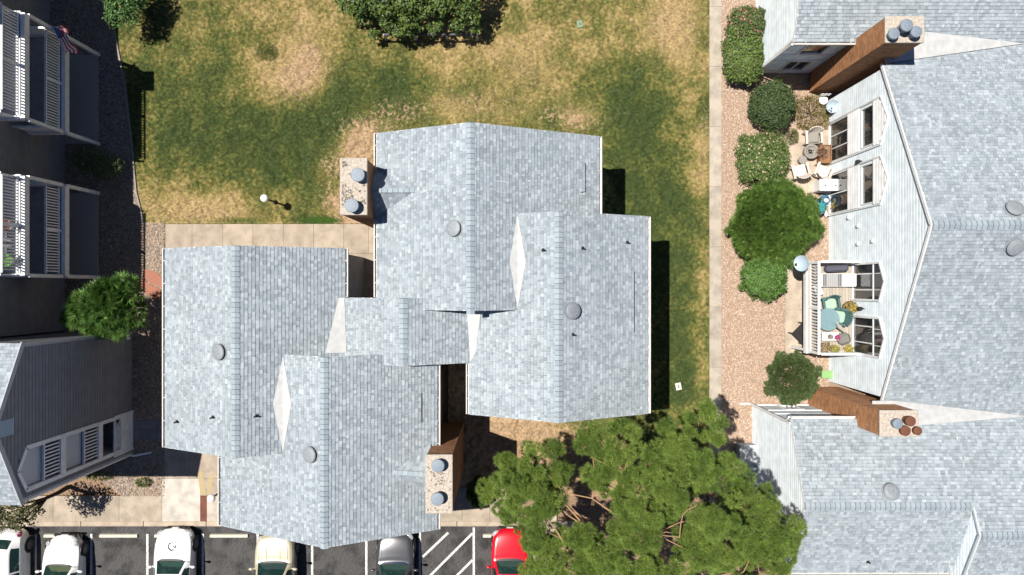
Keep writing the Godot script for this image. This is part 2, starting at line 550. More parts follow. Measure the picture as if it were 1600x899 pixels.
# plain lap-sided walls under a gable roof
func gable_walls(parent: Node3D, axis: String, a0: float, a1: float, r: float, hr: float, e0: float, h0: float, e1: float, h1: float, base: Color, m: Material, inset := 0.32, skip := [], ei := 0.2) -> void:
	var c0 := e0 + inset
	var c1 := e1 - inset
	var s0 := (hr - h0) / absf(r - e0)
	var s1 := (hr - h1) / absf(e1 - r)
	var top := func(c: float) -> float: return (hr - s0 * (r - c) if c < r else hr - s1 * (c - r)) - 0.16
	var span := func(y: float) -> Array:
		return [maxf(c0, r - (hr - 0.16 - y) / s0), minf(c1, r + (hr - 0.16 - y) / s1)]
	var uc := ax(axis, 1, 0, 0)
	var ua := ax(axis, 0, 0, 1)
	if not "a0" in skip:
		var mb := MB.new()
		siding(mb, ax(axis, 0, 0, a0 + ei), uc, -ua, 0.0, hr - 0.2, 0.21, span, [], base, 1.5)
		put(mb, "wall", m, parent)
	if not "a1" in skip:
		var mb2 := MB.new()
		siding(mb2, ax(axis, 0, 0, a1 - ei), uc, ua, 0.0, hr - 0.2, 0.21, span, [], base, 1.5)
		put(mb2, "wall", m, parent)
	var side := func(_y: float) -> Array: return [a0 + ei, a1 - ei]
	if not "e0" in skip:
		var mb3 := MB.new()
		siding(mb3, ax(axis, c0, 0, 0), ua, -uc, 0.0, top.call(c0), 0.21, side, [], base)
		put(mb3, "wall", m, parent)
	if not "e1" in skip:
		var mb4 := MB.new()
		siding(mb4, ax(axis, c1, 0, 0), ua, uc, 0.0, top.call(c1), 0.21, side, [], base)
		put(mb4, "wall", m, parent)
# framed window in a wall opening: part window > pane, reveal
func window(parent: Node3D, o: Vector3, u: Vector3, n: Vector3, u0: float, u1: float, y0: float, y1: float, mu := [], my := [], fr := "trim", blind := 0.0, depth := 0.5) -> void:
	var f := MB.new()
	var w := 0.05
	var bs := Basis(u, Vector3.UP, u.cross(Vector3.UP))
	var at := func(a: float, b: float, d: float) -> Vector3: return o + u * a + Vector3(0, b, 0) + n * d
	f.box(at.call((u0 + u1) / 2, y0 - w / 2, 0.0), Vector3(u1 - u0 + 2 * w, w, 0.12), bs)
	f.box(at.call((u0 + u1) / 2, y1 + w / 2, 0.0), Vector3(u1 - u0 + 2 * w, w, 0.12), bs)
	f.box(at.call(u0 - w / 2, (y0 + y1) / 2, 0.0), Vector3(w, y1 - y0, 0.12), bs)
	f.box(at.call(u1 + w / 2, (y0 + y1) / 2, 0.0), Vector3(w, y1 - y0, 0.12), bs)
	for q in mu: f.box(at.call(q, (y0 + y1) / 2, -0.01), Vector3(0.05, y1 - y0, 0.06), bs)
	for q in my: f.box(at.call((u0 + u1) / 2, q, -0.008), Vector3(u1 - u0, 0.05, 0.064), bs)
	var fo := put(f, "window", mats[fr], parent)
	var p := MB.new()
	p.box(at.call((u0 + u1) / 2, (y0 + y1) / 2, -0.02), Vector3(u1 - u0 - 0.004, y1 - y0 - 0.004, 0.012), bs)
	put(p, "pane", mats.glass, fo)
	var rv := MB.new()
	for sg in [0, 1]:
		var ue: float = u0 - 0.006 if sg == 0 else u1 + 0.006
		rv.quad(at.call(ue, y0, -0.05), at.call(ue, y1, -0.05), at.call(ue, y1, -depth), at.call(ue, y0, -depth))
		var ye: float = y0 - 0.006 if sg == 0 else y1 + 0.006
		rv.quad(at.call(u0, ye, -0.05), at.call(u1, ye, -0.05), at.call(u1, ye, -depth), at.call(u0, ye, -depth))
	rv.quad(at.call(u0, y0, -depth), at.call(u1, y0, -depth), at.call(u1, y1, -depth), at.call(u0, y1, -depth))
	put(rv, "reveal", mats.room, fo)
	if blind > 0.0:
		var b := MB.new()
		var yy := y1
		while yy > y1 - (y1 - y0) * blind:
			b.box(at.call((u0 + u1) / 2, yy - 0.02, -0.09), Vector3(u1 - u0 - 0.03, 0.006, 0.045), bs * Basis(Vector3.RIGHT, 0.7))
			yy -= 0.045
		put(b, "blind", mats.blind, fo)
# brick chimney: part chimney > brickwork, cap, flue (> ...)
func chimney(parent: Node3D, x0: float, x1: float, z0: float, z1: float, top: float, flues: Array, speck: float) -> void:
	var core := MB.new()
	core.box(Vector3((x0 + x1) / 2, (top - 0.1) / 2, (z0 + z1) / 2), Vector3(x1 - x0 - 0.03, top - 0.1, z1 - z0 - 0.03))
	var ch := put(core, "chimney", mat("mortar", Color(0.3, 0.22, 0.17), 0.95, 0, {}), parent)
	var b := MB.new()
	var sides := [[Vector3(x0, 0, z0), Vector3(1, 0, 0), Vector3(0, 0, -1), x1 - x0], [Vector3(x0, 0, z1), Vector3(1, 0, 0), Vector3(0, 0, 1), x1 - x0], [Vector3(x0, 0, z0), Vector3(0, 0, 1), Vector3(-1, 0, 0), z1 - z0], [Vector3(x1, 0, z0), Vector3(0, 0, 1), Vector3(1, 0, 0), z1 - z0]]
	for q in sides:
		var u: Vector3 = q[1]
		var n: Vector3 = q[2]
		var y := 0.0
		var row := 0
		while y < top - 0.12:
			var x := -0.1 if row % 2 else 0.0
			while x < q[3] - 0.01:
				var a := maxf(x, 0.0)
				var e := minf(x + 0.19, q[3])
				x += 0.2
				if e - a < 0.02: continue
				var k := rng.randf_range(0.75, 1.2)
				b.col = Color(0.37, 0.165, 0.07).lerp(Color(0.47, 0.24, 0.115), rng.randf()) * k
				var p: Vector3 = q[0] + Vector3(0, y, 0) - n * 0.003 * rng.randf()
				var c0 := p + u * a
				var c1 := p + u * e
				var hh := Vector3(0, 0.062, 0)
				var bk := -n * 0.016
				if u.cross(Vector3.UP).dot(n) > 0:
					b.quad(c0, c1, c1 + hh, c0 + hh)
					b.quad(c0 + hh, c1 + hh, c1 + hh + bk, c0 + hh + bk)
					b.quad(c1, c1 + bk, c1 + bk + hh, c1 + hh)
				else:
					b.quad(c1, c0, c0 + hh, c1 + hh)
					b.quad(c1 + hh, c0 + hh, c0 + hh + bk, c1 + hh + bk)
					b.quad(c0, c0 + bk, c0 + bk + hh, c0 + hh)
			y += 0.072
			row += 1
	var bw := put(b, "brickwork", mats.brick, ch)
	bw.set_meta("kind", "stuff")
	var c := MB.new()
	c.box(Vector3((x0 + x1) / 2, top - 0.05, (z0 + z1) / 2), Vector3(x1 - x0 + 0.06, 0.1, z1 - z0 + 0.06), Basis(), 0.02)
	put(c, "cap", mats.cap_stone, ch)
	if speck > 0.0:
		var g := MB.new()      # loose dark aggregate chips lying on the cap, in drifts
		var f := FastNoiseLite.new()
		f.seed = int(x0 * 77) ; f.frequency = 1.3
		for i in int(900 * speck):
			var px := rng.randf_range(x0 + 0.05, x1 - 0.05)
			var pz := rng.randf_range(z0 + 0.1, z1 - 0.1)
			if f.get_noise_2d(px, pz) < 0.05: continue
			var gv := rng.randf_range(0.08, 0.3)
			g.col = Color(gv, gv * 0.86, gv * 0.72)
			var s := rng.randf_range(0.018, 0.045)
			g.box(Vector3(px, top + s * 0.2, pz), Vector3(s * 1.6, s * 0.7, s), Basis(Vector3.UP, rng.randf() * TAU))
		var gm := put(g, "aggregate", mats.aggregate, ch)
		gm.set_meta("kind", "stuff")
	for q in flues:
		var fm := MB.new()
		var r: float = q[2]
		var hh: float = q[3]
		fm.lathe(Vector3(q[0], top, q[1]), [[r * 0.72, 0.0], [r * 0.72, hh - 0.1], [r, hh - 0.1], [r, hh - 0.02], [r - 0.02, hh], [r * 0.5, hh + 0.012], [0.0, hh + 0.016]], 28)
		put(fm, "flue", mats[q[4]], ch)
func roof_vent(parent: Node3D, p: Vector3, nrm: Vector3) -> void:
	var a := MB.new()
	var y := nrm.normalized()
	var x := y.cross(Vector3(0, 0, 1)).normalized()
	var bs := Basis(x, y, x.cross(y))
	a.lathe(p, [[0.36, 0.02], [0.36, 0.03], [0.2, 0.035], [0.2, 0.13]], 24, bs)
	a.lathe(p, [[0.2, 0.13], [0.315, 0.12], [0.325, 0.15], [0.3, 0.185], [0.19, 0.215], [0.0, 0.225]], 30, bs)
	put(a, "roof_vent", mats.galv, parent)
func roof_pipe(parent: Node3D, p: Vector3, h := 0.32) -> void:
	var a := MB.new()
	a.lathe(p - Vector3(0, 0.05, 0), [[0.085, 0.04], [0.05, 0.12], [0.034, 0.13], [0.034, h + 0.05], [0.024, h + 0.05], [0.024, h - 0.1], [0.0, h - 0.1]], 12)
	put(a, "vent_pipe", mats.rubber, parent)
# ridge, eave heights of the roofs: [r, hr, e0, h0, e1, h1]
func plane_at(px: float, py: float, f: Array) -> Vector3:
	var h := 6.0
	var p := Vector3.ZERO
	for i in 12:
		p = gp(px, py, h)
		var c: float = p.x if f[6] == "z" else p.z
		h = f[1] - (f[1] - f[3]) * (f[0] - c) / (f[0] - f[2]) if c < f[0] else f[1] - (f[1] - f[5]) * (c - f[0]) / (f[4] - f[0])
	p = gp(px, py, h)
	return p
func plane_normal(p: Vector3, f: Array) -> Vector3:
	var c: float = p.x if f[6] == "z" else p.z
	var s: float = (f[1] - f[3]) / (f[0] - f[2]) if c < f[0] else -(f[1] - f[5]) / (f[4] - f[0])
	return (Vector3(-s, 1, 0) if f[6] == "z" else Vector3(0, 1, -s)).normalized()
# thin membrane patch laid over a valley
func membrane(parent: Node3D, pts: Array) -> void:
	var mb := MB.new()
	var k := pts.size()
	var cen := Vector3.ZERO
	for p in pts: cen += p
	cen /= k
	for i in k:
		var a: Vector3 = pts[i]
		var b: Vector3 = pts[(i + 1) % k]
		if (a - cen).cross(b - cen).y < 0: mb.tri(cen, b, a)
		else: mb.tri(cen, a, b)
		mb.quad(a, b, b - Vector3(0, 0.05, 0), a - Vector3(0, 0.05, 0))
	put(mb, "valley_cricket", mats.membrane, parent)
# saddle of shingles behind a chimney
func saddle(parent: Node3D, tip: Vector3, back: Vector3, l: Vector3, r: Vector3) -> void:
	var mb := MB.new()
	for q in [[l, back, tip], [back, r, tip]]:
		var a: Vector3 = q[0]
		var b: Vector3 = q[1]
		if (b - a).cross(q[2] - a).y < 0: mb.tri(a, q[2], b)
		else: mb.tri(a, b, q[2])
	var sd := put(mb, "saddle", mats.trim_grey, parent)
	var sm := MB.new()
	var dir := (tip - back)
	var len := dir.length()
	dir /= len
	var rows := int(len / 0.13)
	for s in 2:
		var e: Vector3 = l if s == 0 else r
		for i in rows:
			var f0 := float(i) / rows
			var f1 := float(i + 1) / rows
			var n := maxi(1, int((1.0 - f0) * e.distance_to(back) / 0.16))
			for j in n:
				var q0 := float(j) / n
				var q1 := float(j + 1) / n
				sm.col = shade() * 0.95
				var up := Vector3(0, 0.02, 0)
				var a2 := back.lerp(tip, f0).lerp(e.lerp(tip, f0), q0) + up
				var b2 := back.lerp(tip, f0).lerp(e.lerp(tip, f0), q1) + up * 1.5
				var c2 := back.lerp(tip, f1).lerp(e.lerp(tip, f1), q1) + up * 1.5
				var d2 := back.lerp(tip, f1).lerp(e.lerp(tip, f1), q0) + up
				if (b2 - a2).cross(c2 - a2).y < 0: sm.quad(a2, d2, c2, b2)
				else: sm.quad(a2, b2, c2, d2)
	var sh := put(sm, "shingles", mats.shingle, sd)
	sh.set_meta("kind", "stuff")
	var cm := MB.new()
	var k := int(len / 0.2)
	for i in k:
		cm.col = Color(0.34, 0.41, 0.455) * rng.randf_range(0.9, 1.1)
		var c := back.lerp(tip, (i + 0.5) / k) + Vector3(0, 0.018, 0)
		cm.box(c, Vector3(0.205, 0.03, 0.17) if absf(dir.x) > absf(dir.z) else Vector3(0.17, 0.03, 0.205), Basis(Vector3(0, 0, 1), 0.06))
	put(cm, "saddle_cap", mats.shingle, sd)

# ------------------------------------------------------------------ foliage
func leaf_mesh(kind: String) -> ArrayMesh:
	var mb := MB.new()
	var r := RandomNumberGenerator.new()
	r.seed = 5
	if kind == "leaf":          # one folded leaf, unit length along +y, facing +z
		var a := Vector3.ZERO
		var t := Vector3(0, 1, -0.12)
		var m := Vector3(0, 0.5, -0.02)
		var l := Vector3(-0.3, 0.45, 0.1)
		var q := Vector3(0.3, 0.45, 0.1)
		mb.tri(a, m, l); mb.tri(m, t, l); mb.tri(a, q, m); mb.tri(m, q, t)
	elif kind == "spray":       # flat juniper spray
		for i in 9:
			var an := (i - 4) * 0.24
			var d := Vector3(sin(an), cos(an), r.randf_range(-0.25, 0.25)) * r.randf_range(0.6, 1.0)
			var w := Vector3(cos(an), -sin(an), 0) * 0.07
			var b := Vector3(0, 0.12 * i / 9.0, 0)
			mb.tri(b - w, b + w, b + d)
	elif kind == "tuft":        # needle tuft: unit radius, opening to +y
		for i in 34:
			var an := r.randf() * TAU
			var el := r.randf_range(0.1, 1.35)
			var d := Vector3(cos(an) * cos(el), sin(el), sin(an) * cos(el)) * r.randf_range(0.7, 1.0)
			var w := d.cross(Vector3(r.randf() - 0.5, r.randf() - 0.5, r.randf() - 0.5)).normalized() * 0.034
			var b := d * 0.08
			mb.tri(b - w, b + w, d)
	elif kind == "grass":
		for i in 9:
			var an := r.randf() * TAU
			var b := Vector3(cos(an), 0, sin(an)) * r.randf_range(0.05, 0.5)
			var d := b + Vector3(cos(an + r.randf() - 0.5) * 0.7, r.randf_range(0.5, 1.0), sin(an + r.randf() - 0.5) * 0.7)
			var w := Vector3(-sin(an), 0, cos(an)) * 0.09
			mb.tri(b - w, b + w, d)
	elif kind == "pebble":
		var p := [Vector3(0, 0.5, 0), Vector3(0, -0.5, 0)]
		for i in 6:
			var an := TAU * i / 6
			p.append(Vector3(cos(an) * r.randf_range(0.75, 1.1), r.randf_range(-0.12, 0.18), sin(an) * r.randf_range(0.6, 0.9)))
		for i in 6:
			mb.tri(p[0], p[2 + (i + 1) % 6], p[2 + i]); mb.tri(p[1], p[2 + i], p[2 + (i + 1) % 6])
	return mb.mesh()
var leafm := {}
func scatter(parent: Node, called: String, kind: String, m: Material, xf: Array, cols: Array) -> MultiMeshInstance3D:
	if not leafm.has(kind): leafm[kind] = leaf_mesh(kind)
	var mm := MultiMesh.new()
	mm.transform_format = MultiMesh.TRANSFORM_3D
	mm.use_colors = true
	mm.mesh = leafm[kind]
	mm.instance_count = xf.size()
	var off := woff(parent)
	var buf := PackedFloat32Array()
	buf.resize(xf.size() * 16)
	for i in xf.size():
		var t: Transform3D = xf[i]
		var b := t.basis
		var o := t.origin - off
		var k := i * 16
		buf[k] = b.x.x; buf[k + 1] = b.y.x; buf[k + 2] = b.z.x; buf[k + 3] = o.x
		buf[k + 4] = b.x.y; buf[k + 5] = b.y.y; buf[k + 6] = b.z.y; buf[k + 7] = o.y
		buf[k + 8] = b.x.z; buf[k + 9] = b.y.z; buf[k + 10] = b.z.z; buf[k + 11] = o.z
		var c: Color = cols[i]
		buf[k + 12] = c.r; buf[k + 13] = c.g; buf[k + 14] = c.b; buf[k + 15] = 1.0
	mm.buffer = buf
	var o2 := MultiMeshInstance3D.new()
	o2.multimesh = mm
	o2.material_override = m
	if parent == self:
		o2.name = numbered(called); add_child(o2)
	else:
		o2.name = called; parent.add_child(o2, true)
		o2.set_meta("kind", "stuff")
	return o2
func look(nrm: Vector3, roll: float) -> Basis:       # basis whose z is nrm
	var up := Vector3.UP if absf(nrm.y) < 0.95 else Vector3.RIGHT
	var x := up.cross(nrm).normalized()
	return Basis(x, nrm.cross(x), nrm).rotated(nrm, roll)
func grow(d: Vector3, roll: float) -> Basis:         # basis whose y is d
	var up := Vector3.UP if absf(d.y) < 0.95 else Vector3.RIGHT
	var x := up.cross(d).normalized()
	return Basis(x, d, x.cross(d)).rotated(d, roll)
func rv() -> Vector3:
	while true:
		var q := Vector3(rng.randf_range(-1, 1), rng.randf_range(-1, 1), rng.randf_range(-1, 1))
		if q.length_squared() < 1.0 and q.length_squared() > 0.01: return q.normalized()
	return Vector3.UP
# a bush or crown made of leaves through the shell of a lumpy ellipsoid
func leafy(parent: Node, called: String, cen: Vector3, rad: Vector3, count: int, size: float, kind: String, ca: Color, cb: Color, lump := 0.25, deep := 0.45, pw := 2.0, flowers := Color(0, 0, 0), fl := 0.0, turn := 0.0) -> void:
	var f := FastNoiseLite.new()
	f.seed = int(cen.x * 31 + cen.z * 17) & 0xffff
	f.frequency = 0.9
	var xs := []
	var cs := []
	var knobs := []                       # shoots that stand a little proud of the crown
	for i in int(30 + 55 * rad.x): 
		var kd := rv()
		knobs.append(Vector3(kd.x, absf(kd.y), kd.z))
	for i in count:
		var d := rv()
		if d.y < -0.35: d.y = -d.y
		var near := 0.0
		for kd in knobs: near = maxf(near, d.dot(kd))
		# superellipsoid for clipped hedges
		var m := pow(pow(absf(d.x), pw) + pow(absf(d.y), pw) + pow(absf(d.z), pw), -1.0 / pw)
		var s := 1.0 - deep * rng.randf() * rng.randf()
		var nz := f.get_noise_3d(d.x * 2 + cen.x, d.y * 2, d.z * 2 + cen.z)
		var loc := (d * rad * m * s * (1.0 + lump * nz) * (0.86 + 0.17 * pow(near, 26.0))).rotated(Vector3.UP, turn)
		var p := cen + loc
		if p.y < 0.03: p.y = 0.03 + rng.randf() * 0.05
		var nr := (d / rad).normalized().rotated(Vector3.UP, turn)
		var c := ca.lerp(cb, rng.randf()) * rng.randf_range(0.75, 1.25)
		var sz := size * rng.randf_range(0.6, 1.3)
		if fl > 0.0 and s > 0.95 and rng.randf() < fl:
			c = flowers * rng.randf_range(0.8, 1.2)
		var bs: Basis
		if kind == "leaf": bs = look((nr + rv() * 0.75 + Vector3(0, 0.35, 0)).normalized(), rng.randf() * TAU)
		else: bs = grow((nr + rv() * 0.6 + Vector3(0, 0.15, 0)).normalized(), rng.randf() * TAU)
		xs.append(Transform3D(bs.scaled(Vector3(sz, sz, sz)), p)); cs.append(c)
	scatter(parent, called, kind, mats.leaf, xs, cs)
func stems(parent: Node, base: Vector3, cen: Vector3, rad: Vector3, k: int, r0: float, m: Material) -> void:
	var mb := MB.new()
	for i in k:
		var d := rv()
		d.y = absf(d.y)
		var e := cen + d * rad * 0.8
		var mid := base.lerp(e, 0.5) + Vector3(0, 0.1 * rad.y, 0) + rv() * 0.06
		mb.tube([base + rv() * 0.04 * Vector3(1, 0, 1), mid, e], [r0, r0 * 0.6, r0 * 0.2], 6)
	put(mb, "branches", m, parent)
func shrub(called: String, label: String, cat: String, px: float, py: float, rad: Vector3, cy: float, count: int, size: float, kind: String, ca: Color, cb: Color, o := {}) -> Node3D:
	var cen := gp(px, py, cy)
	var base := Vector3(cen.x, 0, cen.z)
	var t := thing(called, label, cat, base, o.get("group", ""))
	stems(t, base, cen, rad, 14, 0.025, mats.bark)
	leafy(t, "foliage", cen, rad, count, size, kind, ca, cb, o.get("lump", 0.25), o.get("deep", 0.45), o.get("pw", 2.0), o.get("fc", Color(0, 0, 0)), o.get("fl", 0.0), o.get("turn", 0.0))
	return t
# ------------------------------------------------------------------ ground
var field_img: Image          # r = greenness, g = bare dirt
const LX0 := -22.0
const LZ0 := -18.0
const LW := 34.0
const LH := 29.0
func lawn_fields() -> void:
	var gw := 170
	var gh := 145
	# [px, py, rx, ry, amount]
	var green := [[620, 140, 50, 55, 0.4], [560, 160, 60, 45, 0.5], [500, 185, 70, 50, 0.45], [430, 205, 80, 55, 0.4], [330, 200, 90, 70, 0.32], [450, 270, 60, 55, 0.42], [300, 90, 110, 110, 0.2], [230, 180, 60, 80, 0.18], [520, 55, 40, 60, 0.14],
		[500, 345, 34, 7, 0.9], [370, 346, 22, 5, 0.6], [985, 170, 60, 60, 0.42], [1020, 130, 50, 60, 0.3], [985, 290, 45, 90, 0.55], [1040, 330, 60, 110, 0.42], [1060, 480, 45, 130, 0.42], [1062, 600, 40, 70, 0.5], [865, 190, 18, 18, 0.5], [750, 140, 90, 40, 0.14], [930, 130, 60, 60, 0.16],
		[470, 240, 90, 40, 0.2], [530, 290, 40, 30, 0.2], [1100, 170, 14, 22, 0.4], [930, 660, 60, 25, 0.3], [1010, 690, 60, 40, 0.35], [270, 240, 70, 60, 0.15], [620, 60, 40, 50, 0.1], [640, 170, 50, 30, 0.22], [1100, 60, 12, 20, 0.3], [880, 30, 80, 30, 0.1],
		[1088, 240, 16, 60, -0.35], [1095, 440, 12, 70, -0.3], [1095, 560, 10, 60, -0.3], [440, 130, 55, 45, -0.5], [480, 50, 60, 60, -0.3], [450, 20, 50, 40, -0.15], [700, 60, 90, 60, -0.25], [850, 80, 120, 70, -0.2], [1060, 60, 50, 80, -0.4], [320, 320, 110, 28, -0.4], [560, 235, 40, 40, -0.25], [250, 300, 30, 60, -0.2], [1095, 300, 14, 40, -0.2], [680, 170, 50, 20, -0.1], [1085, 640, 20, 30, -0.2]]
	var dirt := [[455, 128, 48, 38, 0.46], [485, 95, 38, 40, 0.3], [555, 225, 30, 40, 0.75], [545, 330, 30, 30, 0.6], [510, 260, 28, 26, 0.45], [520, 310, 22, 30, 0.4], [720, 165, 100, 25, 0.45], [900, 185, 50, 22, 0.6], [820, 110, 60, 40, 0.35], [1045, 40, 60, 60, 0.45], [690, 50, 60, 50, 0.3], [320, 335, 80, 14, 0.5], [800, 680, 60, 50, 0.9], [760, 720, 60, 60, 0.9], [880, 700, 50, 40, 0.5], [560, 340, 20, 20, 0.8], [1100, 230, 10, 80, 0.4], [720, 600, 60, 120, 0.9], [610, 190, 40, 30, 0.4], [930, 800, 130, 100, 0.9], [575, 275, 25, 80, 0.5], [480, 90, 30, 60, 0.25]]
	var data := PackedByteArray()
	data.resize(gw * gh * 3)
	for j in gh:
		for i in gw:
			var px := (LX0 + LW * (i + 0.5) / gw) * S + 800.0
			var py := (LZ0 + LH * (j + 0.5) / gh) * S + 449.5
			var g := 0.44
			var d := 0.0
			for q in green:
				var a: float = (px - q[0]) / q[2]
				var b: float = (py - q[1]) / q[3]
				var e := a * a + b * b
				if e < 6.0: g += q[4] * exp(-e)
			for q in dirt:
				var a2: float = (px - q[0]) / q[2]
				var b2: float = (py - q[1]) / q[3]
				var e2 := a2 * a2 + b2 * b2
				if e2 < 6.0: d += q[4] * exp(-e2)
			var k := (j * gw + i) * 3
			data[k] = int(clampf(g, 0, 1) * 255); data[k + 1] = int(clampf(d, 0, 1) * 255)
	field_img = Image.create_from_data(gw, gh, false, Image.FORMAT_RGB8, data)
func nimg(w: int, h: int, seed_: int, freq: float, oct: int) -> PackedByteArray:
	var f := FastNoiseLite.new()
	f.seed = seed_; f.frequency = freq
	f.noise_type = FastNoiseLite.TYPE_SIMPLEX_SMOOTH
	f.fractal_type = FastNoiseLite.FRACTAL_FBM; f.fractal_octaves = oct
	var im := f.get_image(w, h, false, false, true)
	im.convert(Image.FORMAT_L8)
	return im.get_data()
var lawn_w := 1224
var lawn_h := 1044
var lawn_rgb: PackedByteArray
func lawn_texture() -> ImageTexture:
	lawn_fields()
	var fi := field_img.duplicate() as Image
	fi.resize(lawn_w, lawn_h, Image.INTERPOLATE_CUBIC)
	var fd := fi.get_data()
	var n1 := nimg(lawn_w, lawn_h, 3, 0.016, 4)
	var n2 := nimg(lawn_w, lawn_h, 4, 0.11, 4)
	var n3 := nimg(lawn_w, lawn_h, 5, 0.42, 2)
	lawn_rgb = PackedByteArray()
	lawn_rgb.resize(lawn_w * lawn_h * 3)
	# linear base colours turned to sRGB bytes through a small table
	var stops := [Color(0.36, 0.265, 0.125), Color(0.27, 0.21, 0.076), Color(0.14, 0.135, 0.033), Color(0.072, 0.092, 0.017), Color(0.036, 0.058, 0.011)]
	var table := []
	for i in 256:
		var t := i / 255.0 * 4.0
		var k := mini(int(t), 3)
		table.append((stops[k] as Color).lerp(stops[k + 1], t - k).linear_to_srgb())
	var soil := Color(0.36, 0.25, 0.15).linear_to_srgb()
	for i in lawn_w * lawn_h:
		var g := fd[i * 3] / 255.0
		var d := fd[i * 3 + 1] / 255.0
		var a := n1[i] / 255.0 - 0.5
		var b := n2[i] / 255.0 - 0.5
		var e := n3[i] / 255.0 - 0.5
		var t := clampf(g + a * 0.75 + b * 0.75 + e * 0.7, 0.0, 1.0)
		var c: Color = table[int(t * 255)]
		var w := clampf((d + b * 0.9 + e * 0.4 + a * 0.35 - 0.30) * 2.6, 0.0, 1.0)
		var m := 1.0 + e * 0.5
		lawn_rgb[i * 3] = int(clampf((c.r + (soil.r - c.r) * w) * m, 0, 1) * 255)
		lawn_rgb[i * 3 + 1] = int(clampf((c.g + (soil.g - c.g) * w) * m, 0, 1) * 255)
		lawn_rgb[i * 3 + 2] = int(clampf((c.b + (soil.b - c.b) * w) * m, 0, 1) * 255)
	return ImageTexture.create_from_image(Image.create_from_data(lawn_w, lawn_h, false, Image.FORMAT_RGB8, lawn_rgb))
func uv_sheet(poly: Array, y: float) -> ArrayMesh:
	var mb := MB.new()
	mb.sheet(poly, y)
	var uv := PackedVector2Array()
	for p in mb.v: uv.push_back(Vector2((p.x - LX0) / LW, (p.z - LZ0) / LH))
	var arr := []
	arr.resize(Mesh.ARRAY_MAX)
	arr[Mesh.ARRAY_VERTEX] = mb.v; arr[Mesh.ARRAY_NORMAL] = mb.n; arr[Mesh.ARRAY_TEX_UV] = uv
	var m := ArrayMesh.new()
	m.add_surface_from_arrays(Mesh.PRIMITIVE_TRIANGLES, arr)
	return m
func flat(parent: Node, called: String, poly: Array, y: float, m: Material, thick := 0.0) -> MeshInstance3D:
	var mb := MB.new()
	if thick > 0.0:
		var q := []
		for p in poly: q.append(Vector3(p.x, y - thick, p.y))
		var nn := Vector3.ZERO
		for i in q.size(): nn += (q[i] as Vector3).cross(q[(i + 1) % q.size()])
		if nn.y < 0: q.reverse()
		mb.prism(q, Vector3(0, thick, 0))
	else: mb.sheet(poly, y)
	return put(mb, called, m, parent)
# one concrete slab with a chamfered edge; px corners
func slab(parent: Node, x0: float, y0: float, x1: float, y1: float, col: Color, top := 0.02, called := "slab") -> void:
	var a := g2(x0, y0)
	var b := g2(x1, y1)
	var mb := MB.new()
	mb.col = col * rng.randf_range(0.93, 1.06)
	mb.box(Vector3((a.x + b.x) / 2, top - 0.06, (a.y + b.y) / 2), Vector3(absf(b.x - a.x) - 0.009, 0.12, absf(b.y - a.y) - 0.009), Basis(), 0.005)
	put(mb, called, mats.concrete, parent)
func pebbles(called: String, label: String, poly: Array, count: int, size: float, pal: Array, skip = null) -> void:
	var pk := PackedVector2Array(poly)
	var lo := Vector2(1e9, 1e9)
	var hi := -lo
	for p in poly:
		lo = lo.min(p); hi = hi.max(p)
	var xs := []
	var cs := []
	for i in count:
		var p := Vector2(rng.randf_range(lo.x, hi.x), rng.randf_range(lo.y, hi.y))
		if not Geometry2D.is_point_in_polygon(p, pk) or (skip != null and skip.call(p)): continue
		var s := size * rng.randf_range(0.55, 1.35)
		xs.append(Transform3D(Basis(Vector3.UP, rng.randf() * TAU).rotated(Vector3.RIGHT, rng.randf_range(-0.3, 0.3)).scaled(Vector3(s, s * 0.75, s)), Vector3(p.x, 0.012 + s * 0.18, p.y)))
		cs.append((pal[rng.randi() % pal.size()] as Color) * rng.randf_range(0.65, 1.03))
	var o := scatter(self, called, "pebble", mats.pebble, xs, cs)
	tag(o, label, "gravel", "", "stuff")

